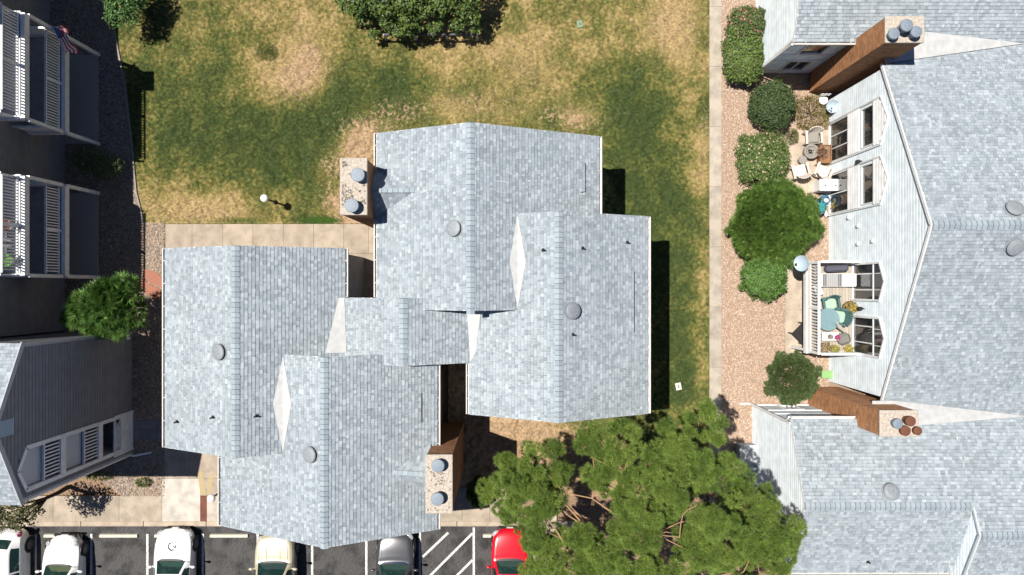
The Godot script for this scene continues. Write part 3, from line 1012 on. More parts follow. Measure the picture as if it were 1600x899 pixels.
func build_ground() -> void:
	var gr := MB.new()
	gr.sheet([Vector2(-260, -260), Vector2(260, -260), Vector2(260, 260), Vector2(-260, 260)], -0.16)
	var g := put(gr, "ground", mats.dirt, self)
	g.set_meta("kind", "structure")
	# lawn and bare soil
	var lm := StandardMaterial3D.new()
	lm.albedo_texture = lawn_texture()
	lm.roughness = 0.95
	lm.normal_enabled = true
	lm.normal_texture = texs.bump
	var lawn_poly := gpoly([[150, -100], [172, 0], [182, 60], [196, 130], [207, 225], [214, 300], [226, 349], [258, 349.5], [700, 349.5], [700, 775], [1140, 775], [1140, 690], [1108.5, 690], [1108.5, -100]])
	var lo := MeshInstance3D.new()
	lo.mesh = uv_sheet(lawn_poly, 0.0)
	lo.material_override = lm
	lo.name = "lawn"
	add_child(lo)
	lo.set_meta("kind", "structure")
	# grass tufts coloured like the sod they grow from
	var pk := PackedVector2Array(gpoly([[150, -60], [172, 0], [182, 60], [196, 130], [207, 225], [214, 300], [226, 347], [258, 347], [590, 347], [620, 300], [640, 240], [800, 235], [950, 260], [985, 360], [985, 660], [760, 660], [800, 775], [1140, 775], [1140, 690], [1108, 690], [1108, -60]]))
	var xs := []
	var cs := []
	for i in 260000:
		var p := Vector2(rng.randf_range(-20.5, 10.7), rng.randf_range(-15.2, 10.3))
		if not Geometry2D.is_point_in_polygon(p, pk): continue
		var ix := clampi(int((p.x - LX0) / LW * lawn_w), 0, lawn_w - 1)
		var iz := clampi(int((p.y - LZ0) / LH * lawn_h), 0, lawn_h - 1)
		var k := (iz * lawn_w + ix) * 3
		var c := Color8(lawn_rgb[k], lawn_rgb[k + 1], lawn_rgb[k + 2]).srgb_to_linear()
		var bare := clampf((c.r - c.g * 1.3) * 6.0, 0.0, 1.0)
		if rng.randf() < bare * 0.8: continue
		var s := rng.randf_range(0.03, 0.062)
		xs.append(Transform3D(Basis(Vector3.UP, rng.randf() * TAU).scaled(Vector3(s, s * 0.8, s)), Vector3(p.x, 0.0, p.y)))
		cs.append(c * rng.randf_range(0.6, 1.6))
	# a rank dark tuft in the dry patch, and the green fringe along the walk
	for q in [[417, 82, 18, 15, 380], [500, 344, 34, 4.5, 500]]:
		for i in q[4]:
			var a := rng.randf() * TAU
			var rr := sqrt(rng.randf())
			var p2 := g2(q[0] + cos(a) * rr * q[2], q[1] + sin(a) * rr * q[3])
			var s2 := rng.randf_range(0.05, 0.09) * (1.2 - rr * 0.6)
			xs.append(Transform3D(Basis(Vector3.UP, rng.randf() * TAU).scaled(Vector3(s2, s2, s2)), Vector3(p2.x, 0.0, p2.y)))
			cs.append(Color(0.06, 0.10, 0.02) * rng.randf_range(0.6, 1.3) if q[0] < 450 else Color(0.09, 0.19, 0.03) * rng.randf_range(0.7, 1.3))
	var go := scatter(self, "grass", "grass", mats.blade, xs, cs)
	tag(go, "patchy green and straw coloured grass of the dry lawn", "grass", "", "stuff")
	# gravel beds
	var right_poly := gpoly([[1127.5, -100], [1330, -100], [1330, 640], [1180, 640], [1180, 800], [1127.5, 800]])
	var b1 := flat(self, "gravel_bed", right_poly, 0.004, mats.gravel_base)
	b1.set_meta("kind", "structure")
	var tan := [Color(0.50, 0.36, 0.26), Color(0.44, 0.31, 0.22), Color(0.56, 0.43, 0.33), Color(0.46, 0.32, 0.23), Color(0.58, 0.47, 0.39), Color(0.38, 0.26, 0.19)]
	pebbles("gravel", "pinkish tan pebbles between the lawn walk and the pale townhouses", right_poly, 110000, 0.029, tan, func(p: Vector2) -> bool: return (p.x > 15.45 and p.y < 5.0) or (p.x > 13.28 and p.y > -7.75 and p.y < -4.57) or (p.x > 13.32 and p.y > -1.15 and p.y < 3.24))
	var left_poly := gpoly([[60, -100], [148, -100], [170, 0], [180, 60], [194, 130], [205, 225], [212, 300], [224, 347], [257, 349], [257, 776], [190, 776], [120, 720], [60, 540]])
	var b2 := flat(self, "gravel_bed", left_poly, 0.004, mats.gravel_base)
	b2.set_meta("kind", "structure")
	var grey := [Color(0.30, 0.24, 0.19), Color(0.36, 0.29, 0.23), Color(0.22, 0.18, 0.15), Color(0.44, 0.37, 0.30), Color(0.17, 0.14, 0.12)]
	pebbles("gravel", "brown and grey river pebbles beside the grey apartment block", left_poly, 42000, 0.042, grey, null)
	# lawn edging strip
	var ed := MB.new()
	var el := [[160, -60], [171, 0], [181, 60], [195, 130], [206, 225], [213, 300], [225, 348]]
	for i in el.size() - 1:
		ed.bar(Vector3(g2(el[i][0], el[i][1]).x, 0.03, g2(el[i][0], el[i][1]).y), Vector3(g2(el[i + 1][0], el[i + 1][1]).x, 0.03, g2(el[i + 1][0], el[i + 1][1]).y), 0.07, 0.1)
	var edo := put(ed, "lawn_edging", mat("edging", Color(0.25, 0.23, 0.21), 0.9), self)
	edo.set_meta("kind", "structure")
	# concrete walks, slab by slab
	var beige := Color(0.37, 0.31, 0.245)
	var w1 := struct("courtyard_walk", "beige concrete walk along the lawn")
	var xsj := [258, 300, 348, 395, 442.5, 490, 537, 576, 600]
	for i in xsj.size() - 1: slab(w1, xsj[i], 350, xsj[i + 1], 396, beige)
	for q in [[537, 396, 600, 432], [537, 432, 600, 472]]: slab(w1, q[0], q[1], q[2], q[3], beige * 0.9)
	var w2 := struct("lawn_walk", "narrow pale concrete walk between lawn and gravel")
	var y := -84.0
	while y < 800:
		slab(w2, 1108.5, y, 1127.5, y + 94, Color(0.40, 0.35, 0.29))
		y += 94
	var w3 := struct("street_walk", "concrete pavement along the parking bays")
	var jj := [-60, 20, 83, 133, 186, 253]
	for i in jj.size() - 1: slab(w3, jj[i], 775, jj[i + 1], 815, beige)
	slab(w3, 253, 748, 313, 815, Color(0.50, 0.46, 0.41))
	slab(w3, 323, 775, 345, 815, Color(0.48, 0.43, 0.37)); slab(w3, 345, 775, 430, 815, beige)
	slab(w3, 257, 690, 296, 748, beige); slab(w3, 296, 690, 345, 748, beige); slab(w3, 313, 748, 345, 775, beige)
	slab(w3, 313, 775, 323, 815, Color(0.16, 0.055, 0.035), 0.012, "drain_channel")
	for q in [[430, 520], [520, 610], [610, 683], [683, 722], [722, 765], [765, 812]]: slab(w3, q[0], 762 if q[0] >= 683 else 775, q[1], 815, beige)
	slab(w3, 828, 790, 870, 850, Color(0.46, 0.40, 0.32)); slab(w3, 828, 850, 870, 960, Color(0.46, 0.40, 0.32))
	var kx := -70.0
	while kx < 828:
		var mb := MB.new()
		var a := g2(kx, 815)
		var b := g2(kx + 98, 823)
		mb.col = Color(0.43, 0.36, 0.28) * rng.randf_range(0.9, 1.08)
		mb.box(Vector3((a.x + b.x) / 2, -0.05, (a.y + b.y) / 2), Vector3(b.x - a.x - 0.02, 0.14, b.y - a.y), Basis(), 0.02)
		put(mb, "kerb", mats.concrete, w3)
		kx += 98
	# ochre mineral stains above the drain
	for q in [[[309, 737], [316, 735], [319, 752], [322, 773], [313, 774], [311, 755]], [[327, 743], [335, 737], [332, 756], [328, 772], [323, 774], [325, 757]]]:
		flat(w3, "stain", gpoly(q), 0.0245, mat("ochre", Color(0.45, 0.36, 0.2), 0.9, 0, {tex = texs.fine, scale = 0.6}))
	# red flagstones
	var w4 := struct("flagstone_path", "reddish flagstones by the gravel")
	for q in [[[226, 420], [246, 426], [258, 440], [258, 452], [238, 444], [222, 432]], [[221, 434], [237, 446], [258, 455], [258, 474], [236, 466], [220, 452]]]:
		flat(w4, "flagstone", gpoly(q), 0.05, mat("red_stone", Color(0.36, 0.15, 0.10), 0.85, 0, {tex = texs.fine, scale = 0.5}), 0.05)
	var w5 := struct("stepping_stones", "dark square pavers between gravel")
	for r in 2:
		for i in 4: slab(w5, 208 + i * 12.4, 656 + r * 16, 220 + i * 12.4, 671 + r * 16, Color(0.2, 0.2, 0.21), 0.04, "paver")
	# planted strip beyond the gravel, by the street walk
	for q in [[155, 744, 20, "wider low green plant in the shade below the grey wall"], [224, 754, 12, "small tuft of green leaves beside the street walk slabs"]]:
		var t := thing("ground_plant", q[3], "plant", gp(q[0], q[1]), "plants by the street walk")
		leafy(t, "foliage", gp(q[0], q[1], 0.1), Vector3(q[2] / S, 0.2, 0.2), 240, 0.1, "spray", Color(0.10, 0.16, 0.03), Color(0.2, 0.24, 0.06))
	# patios
	var pa := struct("patio", "beige concrete patio by the pale townhouses")
	for q in [[1226, 203, 1262, 252], [1262, 203, 1295, 252], [1226, 252, 1262, 302], [1262, 252, 1295, 302]]: slab(pa, q[0], q[1], q[2], q[3], Color(0.45, 0.37, 0.29))
	for q in [[1227, 414, 1295, 484], [1227, 484, 1295, 552]]: slab(pa, q[0], q[1], q[2], q[3], Color(0.46, 0.39, 0.31))
	# parking lot
	var lot := struct("parking_lot", "dark asphalt parking bays")
	flat(lot, "asphalt", gpoly([[-400, 822.5], [828, 822.5], [828, 1500], [-400, 1500]]), -0.12, mats.asphalt)
	for x in [-34, 53, 140, 228, 315, 401, 486.5, 571.5, 655.5, 740]:
		flat(lot, "parking_line", gpoly([[x - 1.7, 836 if x < 650 else 826], [x + 1.7, 836 if x < 650 else 826], [x + 1.7, 1010], [x - 1.7, 1010]]), -0.116, mats.paint_line)
	for q in [[700, 834, 660, 872], [738, 835, 660, 913], [738, 877, 660, 955], [738, 920, 660, 998]]:
		var a := Vector2(q[0], q[1])
		var b := Vector2(q[2], q[3])
		var d := (b - a).orthogonal().normalized() * 1.8
		flat(lot, "parking_line", gpoly([[(a + d).x, (a + d).y], [(b + d).x, (b + d).y], [(b - d).x, (b - d).y], [(a - d).x, (a - d).y]]), -0.112, mats.paint_line)
	var stops := [[97, "beneath the nose of the round white car"], [184, "in the empty bay beside the round white car"], [270, "under the white car with the hexagon emblem"], [357, "in the empty bay by the tapering roof edge"], [784, "under the red car beside the hatched bay"]]
	for q in stops:
		var p := gp(q[0], 838.5)
		var t2 := thing("wheel_stop", "cream concrete wheel stop " + q[1], "wheel stop", Vector3(p.x, -0.12, p.z), "wheel stops in the parking bays")
		var sb := MB.new()
		var l := 0.92
		var pr := [Vector3(0, 0, 0.09), Vector3(0, 0.09, 0.075), Vector3(0, 0.12, 0.05), Vector3(0, 0.12, -0.05), Vector3(0, 0.09, -0.075), Vector3(0, 0, -0.09)]
		for i in pr.size(): pr[i].x = -l
		sb.prism(pr, Vector3(2 * l, 0, 0))
		put(sb, "block", mat("stop", Color(0.66, 0.62, 0.5), 0.8, 0, {tex = texs.conc, scale = 0.8}), t2, false)
		for sx in [-0.7, 0.7]:
			var pin := MB.new()
			pin.lathe(Vector3(sx, 0.118, 0), [[0.018, 0], [0.018, 0.008], [0, 0.01]], 8)
			put(pin, "pin", mats.rust, t2, false)
# ------------------------------------------------------------------ buildings
const RA := [-1.61, 7.27, -5.61, 5.29, 3.69, 4.65, "z"]
const RB := [-10.80, 7.13, -14.42, 5.25, -6.96, 5.2, "z"]
const RC := [-4.316, 6.63, -7.3, 5.14, -1.70, 5.36, "z"]
const RD := [1.817, 7.19, -1.776, 5.35, 5.649, 5.2, "z"]
const RE := [-7.286, 7.30, -12.34, 4.67, -3.122, 5.16, "z"]
const RM := [-2.3, 8.83, -9.29, 5.27, 4.72, 5.27, "x"]
const RS := [8.75, 6.45, 5.53, 4.99, 11.95, 5.0, "x"]
func roof_of(b: Node3D, f: Array, a0: float, a1: float, o := {}) -> void:
	gable(b, f[6], a0, a1, f[0], f[1], f[2], f[3], f[4], f[5], o)
func build_townhouse() -> void:
	var b := thing("townhouse", "townhouse block of five staggered gables in mottled blue grey shingles on the lawn", "building", Vector3(-4, 0, 2))
	var grey := Color(0.30, 0.31, 0.32)
	roof_of(b, RA, -6.416, 0.906, {gutters = [[0, -6.4, 0.4], [1, -6.4, -3.0]]})
	roof_of(b, RB, -1.64, 6.66, {gutters = [[0, -1.62, 6.64], [1, -1.62, 0.38]]})
	roof_of(b, RC, 0.42, 3.12)
	roof_of(b, RD, -2.97, 5.263, {gutters = [[1, -2.95, 5.24], [0, 3.15, 5.24]]})
	roof_of(b, RE, 2.69, 10.10, {gutters = [[0, 6.7, 10.08], [1, 3.15, 10.08]]})
	for q in [[RA, -6.416, 0.906], [RB, -1.64, 6.66], [RC, 0.42, 3.12], [RD, -2.97, 5.263], [RE, 2.69, 10.10]]:
		var f: Array = q[0]
		gable_walls(b, "z", q[1], q[2], f[0], f[1], f[2], f[3], f[4], f[5], grey, mats.siding_grey, 0.3 if f != RC else 0.2)
	# white membrane crickets laid in the valleys
	var up := 0.035
	var dia := func(f1: Array, f2: Array, xv: float, z0: float, z1: float, wl: float, wr: float, lift: float) -> void:
		var hv: float = f1[1] - (f1[1] - f1[5]) * (xv - f1[0]) / (f1[4] - f1[0])
		var zm := (z0 + z1) / 2
		var s1: float = (f1[1] - f1[5]) / (f1[4] - f1[0])
		var s2: float = (f2[1] - f2[3]) / (f2[0] - f2[2])
		membrane(b, [Vector3(xv, hv + up, z0), Vector3(xv - wl, hv + s1 * wl + up, zm), Vector3(xv, hv + up, z1), Vector3(xv + wr, hv + s2 * wr + up, zm)])
	dia.call(RA, RD, valley(RA, RD), -2.95, 0.86, 0.30, 0.34, 0.0)
	dia.call(RB, RE, valley(RB, RE), 2.72, 6.62, 0.34, 0.40, 0.0)
	# wedges where the low linking roof meets its neighbours
	var xv := valley(RB, RC)
	var hB := func(x: float) -> float: return RB[1] - (RB[1] - RB[5]) * (x - RB[0]) / (RB[4] - RB[0])
	var hC0 := func(x: float) -> float: return RC[1] - (RC[1] - RC[3]) * (RC[0] - x) / (RC[0] - RC[2])
	membrane(b, [Vector3(xv - 0.12, hB.call(xv - 0.12) + up, 0.43), Vector3(xv + 0.12, hC0.call(xv + 0.12) + up, 0.43), Vector3(xv + 0.22, hC0.call(xv + 0.22) + up + 0.01, 2.7), Vector3(xv - 0.6, hB.call(xv - 0.6) + up + 0.01, 2.7)])
	var hD0 := func(x: float) -> float: return RD[1] - (RD[1] - RD[3]) * (RD[0] - x) / (RD[0] - RD[2])
	membrane(b, [Vector3(-1.86, hC1(-1.86) + up, 0.95), Vector3(-1.28, hD0.call(-1.28) + up, 0.95), Vector3(-1.5, hD0.call(-1.5) + up, 2.7), Vector3(-1.72, 5.4 + up, 3.1)])
	# chimneys
	chimney(b, -6.714, -5.70, -5.05, -2.87, 7.0, [[gp(558.5, 273, 7.4).x, gp(558.5, 273, 7.4).z, 0.27, 0.38, "flue"], [gp(549, 321, 7.4).x, gp(549, 321, 7.4).z, 0.27, 0.38, "flue"]], 1.0)
	chimney(b, -3.357, -2.355, 6.58, 8.83, 7.0, [[gp(684, 729, 7.4).x, gp(684, 729, 7.4).z, 0.255, 0.38, "flue"], [gp(683, 781, 7.4).x, gp(683, 781, 7.4).z, 0.255, 0.38, "flue"]], 0.25)
	var pA := plane_at(648, 298, RA)
	var hA := func(x: float) -> float: return RA[1] - (RA[1] - RA[3]) * (RA[0] - x) / (RA[0] - RA[2])
	saddle(b, pA, Vector3(-5.69, pA.y, pA.z), Vector3(-5.69, hA.call(-5.69) + 0.02, pA.z - 1.0), Vector3(-5.69, hA.call(-5.69) + 0.02, pA.z + 1.0))
	var pE := plane_at(613, 738, RE)
	var hE := func(x: float) -> float: return RE[1] - (RE[1] - RE[5]) * (x - RE[0]) / (RE[4] - RE[0])
	saddle(b, pE, Vector3(-3.37, pE.y, pE.z + 0.1), Vector3(-3.37, hE.call(-3.37) + 0.02, pE.z - 1.0), Vector3(-3.37, hE.call(-3.37) + 0.02, pE.z + 1.15))
	# vents and pipes
	for q in [[711, 357, RA], [893, 486, RD], [345, 550, RB], [487, 710, RE]]:
		var p := plane_at(q[0], q[1], q[2])
		roof_vent(b, p, plane_normal(p, q[2]))
	for q in [[849, 391, RD], [910, 388, RD], [980, 379, RD], [895, 523, RD], [277, 659, RB], [333, 652, RB], [401, 650, RB]]:
		roof_pipe(b, plane_at(q[0], q[1], q[2]), 0.3)
	for q in [[[915, 255, 915, 300], RA], [[915, 300, 907, 301], RA], [[991, 425, 991, 520], RD], [[659, 614, 659, 660], RE]]:
		var e: Array = q[0]
		var pa := plane_at(e[0], e[1], q[1]) + Vector3(0, 0.04, 0)
		var pb := plane_at(e[2], e[3], q[1]) + Vector3(0, 0.04, 0)
		var mb := MB.new()
		mb.tube([pa, pa.lerp(pb, 0.5), pb], [0.014, 0.014, 0.014], 6)
		put(mb, "cable", mats.rubber, b)
func hC1(x: float) -> float: return RC[1] - (RC[1] - RC[5]) * (x - RC[0]) / (RC[4] - RC[0])
func valley(f1: Array, f2: Array) -> float:         # where the right slope of f1 meets the left slope of f2
	var s1: float = (f1[1] - f1[5]) / (f1[4] - f1[0])
	var s2: float = (f2[1] - f2[3]) / (f2[0] - f2[2])
	return (f1[1] + s1 * f1[0] - f2[1] + s2 * f2[0]) / (s1 + s2)

func trim_bar(b: Node3D, a: Vector3, c: Vector3, w: float, t: float, m: String, called := "trim", up := Vector3.UP) -> void:
	var mb := MB.new()
	mb.bar(a, c, w, t, up)
	put(mb, called, mats[m], b)
func build_pale_house() -> void:
	var b := thing("pale_townhouse", "pale blue sided townhouse with tall gable wall, deck and brick chimneys", "building", Vector3(17, 0, -1))
	var pale := Color(0.79, 0.88, 0.94)
	roof_of(b, RM, 15.42, 27.0, {sh1 = 23.5})
	gable(b, "x", 11.88, 27.0, -13.5, 6.23, -16.6, 4.8, -10.38, 4.8, {sh1 = 23.5, gutters = [[1, 11.9, 14.5]]})
	roof_of(b, RS, 11.7, 18.46, {gutters = [[0, 11.72, 14.4], [1, 11.72, 18.4]]})
	gable(b, "x", 18.46, 27.0, 9.77, 6.91, 5.53, 4.99, 13.6, 5.0, {sh1 = 23.5})
	# slopes running on down into the valleys behind the chimneys
	for q in [[4.72, 5.27, 5.6, 4.823], [-9.29, 5.27, -10.5, 4.655]]:
		var e := MB.new()
		var a := Vector3(15.9, q[1], q[0])
		var c := Vector3(27.0, q[1], q[0])
		var d := Vector3(27.0, q[3], q[2])
		var f := Vector3(15.9, q[3], q[2])
		if q[0] > 0: e.quad(a, f, d, c)
		else: e.quad(a, c, d, f)
		var eo := put(e, "roof_extension", mats.trim, b)
		var sm := MB.new()
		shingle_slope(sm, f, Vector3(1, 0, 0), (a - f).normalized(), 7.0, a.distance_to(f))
		put(sm, "shingles", mats.shingle, eo).set_meta("kind", "stuff")
	membrane(b, [Vector3(14.95, 5.34, 4.70), Vector3(14.95, 5.22, 5.85), Vector3(15.9, 5.22, 5.82), Vector3(21.6, 5.02, 5.39), Vector3(15.9, 5.34, 4.70)])
	membrane(b, [Vector3(15.5, 5.34, -9.3), Vector3(21.6, 4.85, -10.29), Vector3(15.9, 5.12, -10.85), Vector3(15.5, 5.12, -10.8)])
	# west gable wall
	var W := Vector3(15.5, 0, 0)
	var U := Vector3(0, 0, 1)
	var N := Vector3(-1, 0, 0)
	var holes := [[-7.93, -6.07, 0.05, 2.1], [-7.85, -6.15, 3.3, 4.42], [-5.43, -3.57, 0.05, 2.1], [-5.35, -3.65, 3.3, 4.42], [-1.0, 0.5, 2.48, 4.4], [-1.0, 0.5, 4.55, 4.95], [1.35, 2.9, 2.48, 4.4], [1.35, 2.9, 4.55, 4.95]]
	var mb := MB.new()
	siding(mb, W, U, N, 0.0, 8.64, 0.2, func(y: float) -> Array: return [maxf(-9.15, -2.3 - (8.66 - y) / 0.508), minf(4.58, -2.3 + (8.66 - y) / 0.508)], holes, pale, 1.5)
	put(mb, "wall", mats.siding_pale, b)
	# rake boards
	for q in [[-9.32, 5.25], [4.75, 5.25]]:
		trim_bar(b, Vector3(15.40, q[1] - 0.1, q[0]), Vector3(15.40, 8.73, -2.3), 0.03, 0.14, "trim", "rake_board")
	# the two tall window bays with peaked panels
	for z in [-7.0, -4.5]:
		var p := MB.new()
		var x := 15.44
		var zl: float = z - 0.95
		var zr: float = z + 0.95
		siding(p, Vector3(x, 0, 0), U, N, 2.14, 3.24, 0.22, func(_y: float) -> Array: return [zl, zr], [], Color(0.92, 0.93, 0.94), 2.0)
		siding(p, Vector3(x, 0, 0), U, N, 4.48, 5.56, 0.216, func(y: float) -> Array: return [zl + maxf(0.0, (y - 5.02) * 1.75), zr - maxf(0.0, (y - 5.02) * 1.75)], [], Color(0.92, 0.93, 0.94), 2.0)
		var bay := put(p, "bay_panel", mats.siding_pale, b)
		var fr := MB.new()
		for sg in [-1.0, 1.0]:
			fr.bar(Vector3(15.44, 0.0, z + sg), Vector3(15.44, 5.05, z + sg), 0.07, 0.07, Vector3(1, 0, 0))
			fr.bar(Vector3(15.44, 5.05, z + sg), Vector3(15.44, 5.63, z), 0.07, 0.07, Vector3(1, 0, 0))
		put(fr, "frame", mats.trim, bay)
		window(b, W, U, N, z - 0.9, z + 0.9, 0.1, 2.05, [z - 0.3, z + 0.3] if z < -6 else [z], [], "trim", 0.0, 0.6)
		window(b, W, U, N, z - 0.82, z + 0.82, 3.36, 4.36, [], [], "trim", 0.35 if z < -6 else 0.0, 0.6)
	# deck doors with peaked transoms
	for q in [[-0.25, 0.75, -0.5], [2.12, 0.78, 2.5]]:
		var z: float = q[0]
		var w: float = q[1]
		window(b, W, U, N, z - w, z + w, 2.5, 4.35, [z - 0.35, z + 0.35] if z < 0 else [z - 0.42, z + 0.3], [], "trim", 0.0, 0.6)
		var gpn := MB.new()
		var x := 15.46
		gpn.prism([Vector3(x, 4.48, z - w), Vector3(x, 4.48, z + w), Vector3(x, 4.95, z + w), Vector3(x, 5.3, z), Vector3(x, 4.95, z - w)], Vector3(-0.01, 0, 0))
		var tr := put(gpn, "transom", mats.screen_glass, b)
		var bk := MB.new()
		bk.prism([Vector3(15.495, 4.48, z - w), Vector3(15.495, 4.48, z + w), Vector3(15.495, 4.95, z + w), Vector3(15.495, 5.3, z), Vector3(15.495, 4.95, z - w)], Vector3(-0.004, 0, 0))
		put(bk, "reveal", mats.room, tr)
		var fr := MB.new()
		for sg in [-1.0, 1.0]:
			fr.bar(Vector3(15.44, 2.45, z + sg * (w + 0.05)), Vector3(15.44, 4.97, z + sg * (w + 0.05)), 0.09, 0.09, Vector3(1, 0, 0))
			fr.bar(Vector3(15.44, 4.97, z + sg * (w + 0.05)), Vector3(15.44, 5.37, z), 0.09, 0.09, Vector3(1, 0, 0))
		for t in [-0.35, 0.35]: fr.bar(Vector3(15.445, 4.5, z + t), Vector3(15.445, 5.1, z + t), 0.03, 0.03, Vector3(1, 0, 0))
		put(fr, "frame", mats.trim, tr)
	# wall lantern, small vents, cable
	for q in [[1322, 260, 3.2], [1344, 481, 3.4]]:
		var lm := MB.new()
		var lp := gp(q[0], q[1], 2.0)
		lp = Vector3(15.36, q[2], lp.z)
		lm.box(lp, Vector3(0.16, 0.24, 0.16), Basis(), 0.03)
		lm.box(lp + Vector3(0.08, 0.14, 0), Vector3(0.1, 0.05, 0.05))
		put(lm, "wall_lantern", mats.black_metal, b)
	for q in [[3.1, -1.95], [3.1, -2.75], [4.4, -2.0], [2.2, -3.2]]:
		var vm := MB.new()
		vm.box(Vector3(15.42, q[0], q[1]), Vector3(0.12, 0.16, 0.16), Basis(), 0.02)
		put(vm, "wall_vent", mats.trim, b)
	# deck
	deck(b)
	# north wing: south wall with two windows, west wall
	var wl := MB.new()
	var nh := [[12.83, 13.97, 0.43, 1.92], [12.73, 13.87, 2.88, 4.27]]
	siding(wl, Vector3(0, 0, -10.5), Vector3(1, 0, 0), Vector3(0, 0, 1), 0.0, 4.7, 0.2, func(_y: float) -> Array: return [11.93, 15.5], nh, pale * 0.95)
	put(wl, "wall", mats.siding_pale, b)
	window(b, Vector3(0, 0, -10.5), Vector3(1, 0, 0), Vector3(0, 0, 1), 12.9, 13.9, 0.5, 1.85, [13.4], [], "trim", 0.0)
	window(b, Vector3(0, 0, -10.5), Vector3(1, 0, 0), Vector3(0, 0, 1), 12.8, 13.8, 2.95, 4.2, [], [], "trim", 0.6)
	for y in [0.35, 2.0, 2.8, 4.4]: trim_bar(b, Vector3(12.0, y, -10.455), Vector3(14.5, y, -10.455), 0.04, 0.07, "trim")
	trim_bar(b, Vector3(11.94, 0, -10.49), Vector3(11.94, 4.7, -10.49), 0.1, 0.1, "trim", "corner_board")
	gable_walls(b, "x", 11.88, 27.0, -13.5, 6.23, -16.6, 4.8, -10.38, 4.8, pale, mats.siding_pale, 0.12, ["e1", "a1"], 0.05)
	# south wing: north wall with a window, west wall
	var ws := MB.new()
	siding(ws, Vector3(0, 0, 5.74), Vector3(1, 0, 0), Vector3(0, 0, -1), 0.0, 4.92, 0.2, func(_y: float) -> Array: return [11.75, 15.5], [[12.8, 13.72, 0.31, 1.52]], pale)
	put(ws, "wall", mats.siding_pale, b)
	window(b, Vector3(0, 0, 5.74), Vector3(1, 0, 0), Vector3(0, 0, -1), 12.87, 13.65, 0.38, 1.45, [13.26], [], "trim", 0.0)
	for y in [0.2, 1.7, 2.6]: trim_bar(b, Vector3(11.8, y, 5.70), Vector3(14.4, y, 5.70), 0.04, 0.07, "trim")
	trim_bar(b, Vector3(11.76, 0, 5.74), Vector3(11.76, 4.8, 5.74), 0.1, 0.1, "trim", "corner_board")
	gable_walls(b, "x", 11.7, 18.46, RS[0], RS[1], RS[2], RS[3], RS[4], RS[5], pale, mats.siding_pale, 0.21, ["e0", "a1"], 0.05)
	gable_walls(b, "x", 18.46, 27.0, 9.77, 6.91, 5.53, 4.99, 13.6, 5.0, pale, mats.siding_pale, 0.21, ["e0", "a1"], 0.06)
	trim_bar(b, Vector3(18.43, 6.82, 9.77), Vector3(18.43, 4.95, 13.6), 0.04, 0.1, "rake_pale", "rake_board")
	trim_bar(b, Vector3(18.43, 6.82, 9.77), Vector3(18.43, 6.4, 8.75), 0.04, 0.1, "rake_pale", "rake_board")
	# downspout lying out over the gravel
	var ds := MB.new()
	ds.tube([Vector3(11.68, 4.85, 5.45), Vector3(11.66, 4.6, 5.66), Vector3(11.66, 0.25, 5.66), Vector3(11.5, 0.1, 5.66), Vector3(11.1, 0.08, 5.66)], [0.045, 0.045, 0.045, 0.045, 0.045], 8)
	put(ds, "downspout", mats.trim, b)
	var ds2 := MB.new()
	ds2.tube([Vector3(11.86, 4.7, -10.3), Vector3(11.82, 0.2, -10.42), Vector3(11.4, 0.08, -10.35)], [0.045, 0.045, 0.045], 8)
	put(ds2, "downspout", mats.trim, b)
	var pos := func(px: float, py: float) -> Vector3: return gp(px, py, 7.65)
	var f3 := []
	for q in [[1418, 39, 0.24, 0.5], [1398, 52, 0.22, 0.32], [1433, 49, 0.22, 0.4]]:
		var p: Vector3 = gp(q[0], q[1], 7.3 + q[3])
		f3.append([p.x, p.z, q[2], q[3], "flue"])
	chimney(b, 14.50, 15.96, -10.5, -9.52, 7.3, f3, 0.0)
	var f4 := []
	for q in [[1404, 663, 0.2, 0.34, "flue"], [1424, 659, 0.2, 0.42, "rust"], [1416, 674, 0.2, 0.28, "rust"], [1435, 674, 0.17, 0.24, "rust"]]:
		var p2: Vector3 = gp(q[0], q[1], 7.0 + q[3])
		f4.append([p2.x, p2.z, q[2], q[3], q[4]])
	chimney(b, 14.44, 15.9, 4.84, 5.82, 7.0, f4, 0.0)
	for q in [[1583, 328, RM], [1584, 385, RM], [1391, 769, RS]]:
		var p3 := plane_at(q[0], q[1], q[2])
		roof_vent(b, p3, plane_normal(p3, q[2]))
	roof_pipe(b, plane_at(1356, 878, RS), 0.2)
